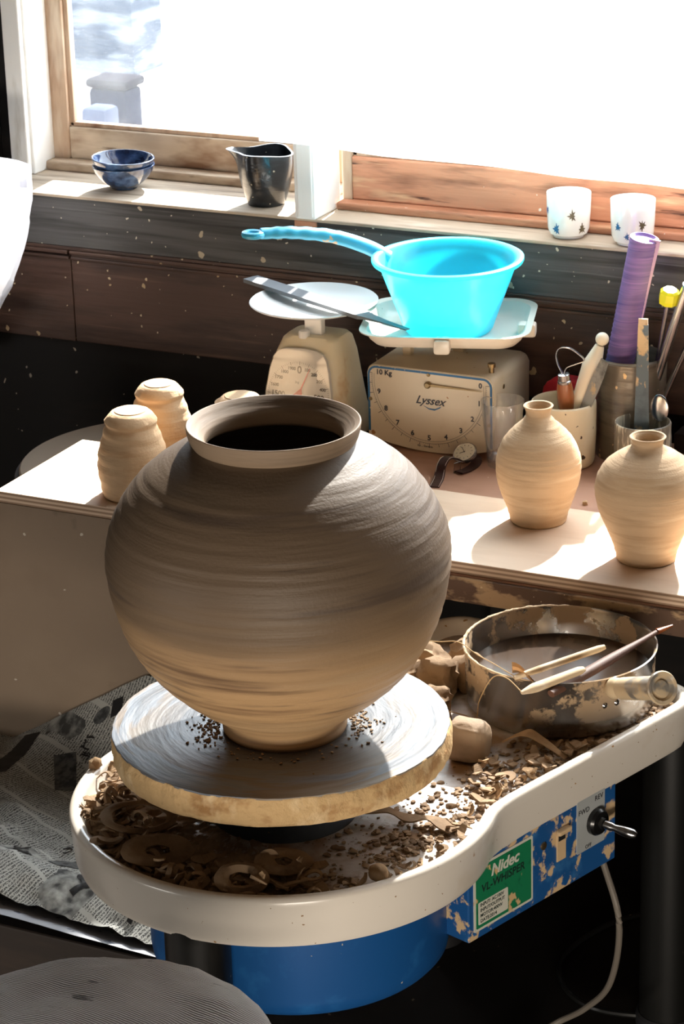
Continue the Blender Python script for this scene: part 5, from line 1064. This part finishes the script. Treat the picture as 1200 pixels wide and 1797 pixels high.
# purple roll
pr = thing('paper_roll', 'tall purple ribbed paper roll standing in the grey cylinder jar', 'roll', (0.0, 1.255, ZD + 0.02))
pa, pb = Vector((-0.013, 1.262, ZD + 0.022)), Vector((0.060, 1.248, ZD + 0.392))
ax = (pb - pa).normalized()
def roll(t, z, r): return 0.0010 * math.sin(z * 2 * PI / 0.006) + 0.0008 * nz(math.cos(t) * 2, math.sin(t) * 2, z * 10)
Ln = (pb - pa).length
obj('tube', lathe_ax(B(), pa, pb, [(0.0245, Ln * k / 90) for k in range(91)] + [(0.0215, Ln + 0.001), (0.018, Ln - 0.003), (0.001, Ln - 0.004)], 48, jitter=lambda t, z, r: 0.0006 * math.sin(z * 2 * PI / 0.0085)), M_purple, pr, True, 60)
sx_ = ax.orthogonal(); 
obj('loose_flap', sweep(B(), [pa + ax * (0.2 + (Ln - 0.2) * k / 20) + Vector((0.0215, -0.006, 0)) for k in range(21)], [(-0.009, -0.0012), (0.007, -0.0012), (0.007, 0.0012), (-0.009, 0.0012)], up=Vector((0.3, -1, 0)), scale=lambda u: 0.5 + 0.7 * u), mat('pale_purple_flap', (196, 160, 200), 0.6, bump=[((10, 10, 420), 0.0012)]), pr)
# loop tool
lt_ = thing('loop_trimming_tool', 'loop trimming tool with varnished wooden handle standing in the cream mug', 'tool', (-0.04, 1.15, ZD + 0.02))
h0, h1 = Vector((-0.044, 1.178, ZD + 0.014)), Vector((-0.0495, 1.160, 0.590)); ax = (h1 - h0).normalized(); Lh = (h1 - h0).length
obj('handle', lathe_ax(B(), h0, h1, [(0.006, 0), (0.010, 0.01), (0.0125, 0.06), (0.0145, 0.110), (0.0140, Lh - 0.012), (0.0120, Lh)], 28), M_wood_tan, lt_)
obj('ferrule', lathe_ax(B(), h1 - ax * 0.002, h1 + ax, [(0.0115, 0), (0.0115, 0.006), (0.0100, 0.007), (0.0100, 0.018), (0.006, 0.019)], 28), M_steel, lt_)
e0 = h1 + ax * 0.016
lp = smooth_path([e0 + Vector((-0.001, 0, 0)), e0 + Vector((-0.010, 0, 0.016)), e0 + Vector((-0.013, 0, 0.034)), e0 + Vector((-0.006, 0, 0.046)), e0 + Vector((0.012, 0.002, 0.046)), e0 + Vector((0.032, 0.004, 0.033)), e0 + Vector((0.035, 0.004, 0.026)), e0 + Vector((0.022, 0.002, 0.020)), e0 + Vector((0.006, 0, 0.012)), e0 + Vector((0.001, 0, 0))], 6)
obj('wire_loop', sweep(B(), lp, [(-0.0007, -0.002), (0.0007, -0.002), (0.0007, 0.002), (-0.0007, 0.002)], up=Vector((0, 1, 0.05))), M_steel, lt_)
# ivory stick with ball top
iv = thing('ivory_stick', 'ivory-coloured stick with a ball top leaning in the cream mug', 'stick', (-0.04, 1.16, ZD + 0.02))
i0, i1 = Vector((-0.062, 1.158, ZD + 0.014)), Vector((0.0035, 1.200, 0.662)); Li = (i1 - i0).length
obj('shaft', lathe_ax(B(), i0, i1, [(0.006, 0), (0.010, 0.02), (0.013, 0.12), (0.0165, Li - 0.058), (0.0175, Li - 0.050), (0.0150, Li - 0.040), (0.0095, Li - 0.018), (0.008, Li - 0.012)], 28), M_bone, iv)
obj('ball', lathe_ax(B(), i1, i1 + (i1 - i0), [(0.0115 * math.sin(PI * k / 16) + 1e-4, -0.0115 * math.cos(PI * k / 16)) for k in range(17)], 28), M_bone, iv)
kf = thing('palette_knife', 'clay-caked steel palette knife leaning in the cream mug beside the ivory stick', 'knife', (-0.02, 1.14, ZD + 0.02))
k0, k1 = Vector((-0.050, 1.162, ZD + 0.014)), Vector((0.021, 1.168, 0.635))
obj('blade', sweep(B(), [k0.lerp(k1, i / 12) for i in range(13)], [(-0.010, -0.0007), (0.010, -0.0007), (0.010, 0.0007), (-0.010, 0.0007)], up=Vector((-0.3, -1, 0.2)), scale=lambda u: (0.7 + 0.6 * u) if u < 0.8 else 1.18 - 1.6 * (u - 0.8)), M_bladesteel, kf, False)
bl_ = thing('painted_blade', 'long blue-grey blade caked with dried clay standing in the small streaky cup', 'blade', (0.095, 1.15, ZD + 0.02))
k0, k1 = Vector((0.088, 1.166, ZD + 0.012)), Vector((0.0945, 1.150, 0.712))
obj('blade', sweep(B(), [k0.lerp(k1, i / 16) for i in range(17)], [(-0.0135, -0.0015), (0.0135, -0.0015), (0.0135, 0.0015), (-0.0135, 0.0015)], up=Vector((0.2, -1, 0)), scale=lambda u: 1.05 - 0.42 * u), M_bladegrey, bl_, False)
obj('tip', sweep(B(), [k1 + Vector((0, 0, -0.001)), k1 + Vector((0, 0, 0.008)), k1 + Vector((0, 0, 0.0095))], [(-0.0078, -0.0025), (0.0078, -0.0025), (0.0078, 0.0025), (-0.0078, 0.0025)], up=Vector((0.2, -1, 0))), M_crust, bl_, False)
spn = thing('steel_spoon', 'steel spoon standing bowl-up in the small streaky cup', 'spoon', (0.11, 1.18, ZD + 0.02))
obj('handle', stick(B(), (0.095, 1.185, ZD + 0.011), (0.1135, 1.182, 0.545), 0.004, 0.0012), M_steel, spn)
bd = blob(B(), (0.1145, 1.181, 0.558), (0.0165, 0.004, 0.024), 1, 0.0, 0.0, 4); obj('bowl', bd, M_steel, spn)
# steel scissors-like tongs and yellow-capped tool in the tall jar
def tool_rod(label, p0, p1, r, tip, name, m=M_steel, cat='tool'):
    t = thing(name, label, cat, p0); obj('rod', lathe_ax(B(), p0, p1, [(r * 0.8, 0), (r, 0.01), (r, (Vector(p1) - Vector(p0)).length)], 24), m, t)
    if tip: obj('cap', lathe_ax(B(), Vector(p1), Vector(p1) + Vector(p1) - Vector(p0), tip, 8), M_yellow, t, False)
    return t
tool_rod('polished steel rod tool leaning right in the tall grey jar', Vector((0.045, 1.262, ZD + 0.03)), Vector((0.145, 1.225, 0.765)), 0.0085, None, 'steel_tool')
tool_rod('second steel rod crossing at the right edge, leaning in the tall grey jar', Vector((0.058, 1.278, ZD + 0.03)), Vector((0.175, 1.240, 0.735)), 0.005, None, 'steel_tool')
tool_rod('tool with a bright yellow cap leaning in the tall grey jar', Vector((0.050, 1.292, ZD + 0.03)), Vector((0.108, 1.232, 0.725)), 0.004, [(0.008, 0), (0.016, 0.004), (0.0175, 0.012), (0.0165, 0.026), (0.012, 0.030)], 'yellow_capped_tool')
# red cloth and dark tin behind
single('red_cloth', blob(B(), (-0.085, 1.288, ZD + 0.058), (0.052, 0.022, 0.057), 8, 0.08, 0.5, 4), M_redcloth, 'folded red cloth standing behind the cream mug', 'cloth', (-0.085, 1.288, ZD))
cup('dark_bowl', 'dark bowl edge between the cream scale and the red cloth', 'bowl', (-0.128, 1.235, z), [(0.018, z), (0.022, z + 0.002), (0.028, z + 0.02), (0.032, z + 0.055), (0.031, z + 0.062), (0.029, z + 0.058), (0.025, z + 0.02), (0.001, z + 0.005)], M_ceram_black)
single('black_box', box(B(), 0.105, 0.40, 1.285, 1.333, ZD + 0.0003, ZD + 0.038, 0.003), M_rim, 'flat black box against the wall at the right edge of the desk', 'box', (0.25, 1.30, ZD))

# ------------------------------------------------------------------ on the window sill
def bowl(c, dz, label, tilt):
    P_ = dense([(0.020, 0), (0.025, 0.0005), (0.027, 0.004), (0.040, 0.014), (0.054, 0.030), (0.0600, 0.043), (0.0595, 0.0455), (0.057, 0.044), (0.051, 0.031), (0.037, 0.015), (0.02, 0.007), (0.001, 0.006)], 5)
    bd = lathe(B(), P_, (0, 0, 0), 80); bmesh.ops.transform(bd, matrix=Matrix.Translation((c[0], c[1], ZS + dz)) @ Matrix.Rotation(tilt, 4, 'Y'), verts=bd.verts)
    t = single('glazed_bowl', bd, M_ceram_navy, label, 'bowl', (c[0], c[1], ZS + dz)); return t
bowl((-1.060, 1.425), 0.001, 'lower navy glazed bowl of the stacked pair on the window sill', 0.0)
bowl((-1.062, 1.425), 0.0155, 'upper navy glazed bowl stacked inside the other on the window sill', 0.05)
# pitcher
pc = Vector((-0.745, 1.412, ZS + 0.0005)); h = 0.098
pt = thing('black_pitcher', 'black speckled pitcher with a pouring lip on the window sill', 'pitcher', pc)
def pit(a, u):
    r0 = 0.035 + 0.018 * math.sin(min(1, u * 1.15) * PI / 2); sq = 1 + 0.06 * math.cos(4 * a) * u; lip = 0.020 * max(0, math.cos(a - math.radians(190))) ** 14 * max(0, (u - 0.7) / 0.3) ** 2
    return r0 * sq + lip
bd = B(); rg = []
for k in range(31):
    u = k / 30; rg.append([(pc.x + pit(2 * PI * i / 72, u) * math.cos(2 * PI * i / 72), pc.y + pit(2 * PI * i / 72, u) * math.sin(2 * PI * i / 72), pc.z + h * u + (0.006 * max(0, math.cos(2 * PI * i / 72 - math.radians(190))) ** 6 - 0.003 * math.cos(2 * (2 * PI * i / 72))) * u ** 4) for i in range(72)])
for k in range(26):
    u = 1 - k / 30; rg.append([(pc.x + (pit(2 * PI * i / 72, u) - 0.004) * math.cos(2 * PI * i / 72), pc.y + (pit(2 * PI * i / 72, u) - 0.004) * math.sin(2 * PI * i / 72), pc.z + h * u + 0.0005 + (0.006 * max(0, math.cos(2 * PI * i / 72 - math.radians(190))) ** 6 - 0.003 * math.cos(2 * (2 * PI * i / 72))) * u ** 4) for i in range(72)])
obj('body', loft(bd, rg), M_ceram_black, pt, True, 60)
# porcelain cups
def leaf(bd, cx, cy, R, a0, z0, s, seed, up=1):
    pts_ = []
    for k in range(16):
        a = 2 * PI * k / 16; rr_ = 1.45 * s * (1.0 if k % 2 == 0 else 0.5) * (1.25 if k in (4,) else 1) * (0.8 + 0.2 * math.cos(a * 3 + seed)); pts_.append((rr_ * math.cos(a), rr_ * math.sin(a) * 1.35 * up))
    bd.faces.new([bd.verts.new((cx + (R + 0.0005) * math.cos(a0 + x / R), cy + (R + 0.0005) * math.sin(a0 + x / R), z0 + y_)) for x, y_ in pts_])
def pcup(c, label, dirs):
    z = ZS + 0.0004; t = thing('porcelain_cup', label, 'cup', (c[0], c[1], z))
    P_ = [(0.024, z), (0.027, z + 0.0005), (0.027, z + 0.004), (0.033, z + 0.007), (0.0365, z + 0.016), (0.0385, z + 0.045), (0.0392, z + 0.078), (0.0388, z + 0.0795), (0.0375, z + 0.078), (0.0365, z + 0.045), (0.034, z + 0.016), (0.028, z + 0.010), (0.001, z + 0.009)]
    obj('body', lathe(B(), P_, (c[0], c[1], 0), 64), M_porcelain, t)
    for m, lst in ((M_motifblue, dirs[0]), (M_motifbrown, dirs[1])):
        bd = B()
        for a, zz, s_ in lst:
            R = 0.0358 + 0.0030 * min(1, (zz - 0.010) / 0.05) + 0.0006; leaf(bd, c[0], c[1], R, math.radians(a), z + zz, s_, a)
        obj('leaf_motif', bd, m, t, False)
pcup((-0.130, 1.384), 'white porcelain cup with painted leaves, left one of the two on the sill', ([(-104, 0.020, 0.0065), (-140, 0.05, 0.005)], [(-60, 0.045, 0.0065), (-30, 0.020, 0.0065)]))
pcup((-0.008, 1.376), 'white porcelain cup with painted leaves, right one above the purple roll', ([(-85, 0.020, 0.0045), (-112, 0.036, 0.0055)], [(-45, 0.040, 0.0065), (-28, 0.018, 0.005)]))

# ------------------------------------------------------------------ white bag at the left edge
bd = B(); g = []
for i in range(41):
    row = []; u = i / 40; z = 0.445 + (0.885 - 0.445) * u
    redge = -1.098 - 0.012 * (1 - u) - (0.075 * ((0.9 - u) / 0.5) ** 1.6 if u < 0.9 else 0) - (0.05 if u < 0.3 else 0)
    for j in range(31):
        v = j / 30; x = redge - 0.42 * (1 - v); y = 1.155 - 0.05 * math.sin(PI * v) ** 0.7 + 0.016 * fbm(x * 9, z * 9, 0) + 0.006 * abs(nz(x * 30, z * 22, 4)); row.append(bd.verts.new((x, y, z)))
    g.append(row)
for i in range(40):
    for j in range(30): bd.faces.new((g[i][j], g[i][j + 1], g[i + 1][j + 1], g[i + 1][j]))
g2 = [[bd.verts.new((v.co.x, 1.155 + (1.155 - v.co.y) * 0.8 + 0.012, v.co.z)) for v in row] for row in g]
for i in range(40):
    for j in range(30): bd.faces.new((g2[i][j], g2[i + 1][j], g2[i + 1][j + 1], g2[i][j + 1]))
for i in range(40): bd.faces.new((g[i][30], g2[i][30], g2[i + 1][30], g[i + 1][30])); bd.faces.new((g[i][0], g[i + 1][0], g2[i + 1][0], g2[i][0]))
for j in range(30): bd.faces.new((g[0][j], g2[0][j], g2[0][j + 1], g[0][j + 1]))
pb_ = single('plastic_bag', bd, M_bag, 'crinkled white plastic bag hanging at the left edge in front of the wall', 'bag', (-1.3, 1.16, 0.445))
obj('top_hem', box(B(), -1.5, -1.100, 1.146, 1.152, 0.845, 0.888, 0.001), M_bag, pb_)
hk = cyl(B(), (-1.38, 1.16, 0.90), (-1.38, YW, 0.905), 0.004, 0.004, 10)
single('wall_hook', hk, M_steel, 'thin steel hook holding the white bag at the left edge', 'hook', (-1.38, YW, 0.9))

# ------------------------------------------------------------------ stool in the lower left corner
stl = thing('cushioned_stool', 'stool with striped grey cloth cushion in the lower left foreground', 'stool', (0.10, -0.72, -0.2))
bd = bmesh.new(); bmesh.ops.create_uvsphere(bd, u_segments=96, v_segments=48, radius=1.0)
for v in bd.verts:
    c_ = v.co; a = math.atan2(c_.y, c_.x); rr_ = math.hypot(c_.x, c_.y); q = 0.215 * (1 + 0.03 * nz(math.cos(a) * 2, math.sin(a) * 2, 0)); hz_ = math.copysign(abs(c_.z) ** 0.55, c_.z) * 0.045
    v.co = Vector((0.095 + q * rr_ ** 0.8 * math.cos(a), -0.665 + q * rr_ ** 0.8 * math.sin(a), 0.345 + hz_ + (0.007 * fbm(c_.x * 2.2, c_.y * 2.2, 1) if c_.z > 0 else 0)))
obj('cushion', bd, M_cushion, stl)
obj('seat', lathe(B(), [(0.18, 0.235), (0.19, 0.24), (0.19, 0.262), (0.185, 0.266)], (0.095, -0.665, 0.033), 64), M_platform, stl)
for k in range(4):
    a = PI / 4 + k * PI / 2; obj('leg', cyl(B(), (0.095 + 0.17 * math.cos(a), -0.665 + 0.17 * math.sin(a), -0.2), (0.095 + 0.13 * math.cos(a), -0.665 + 0.13 * math.sin(a), 0.269), 0.016, 0.016, 16), M_platform, stl)
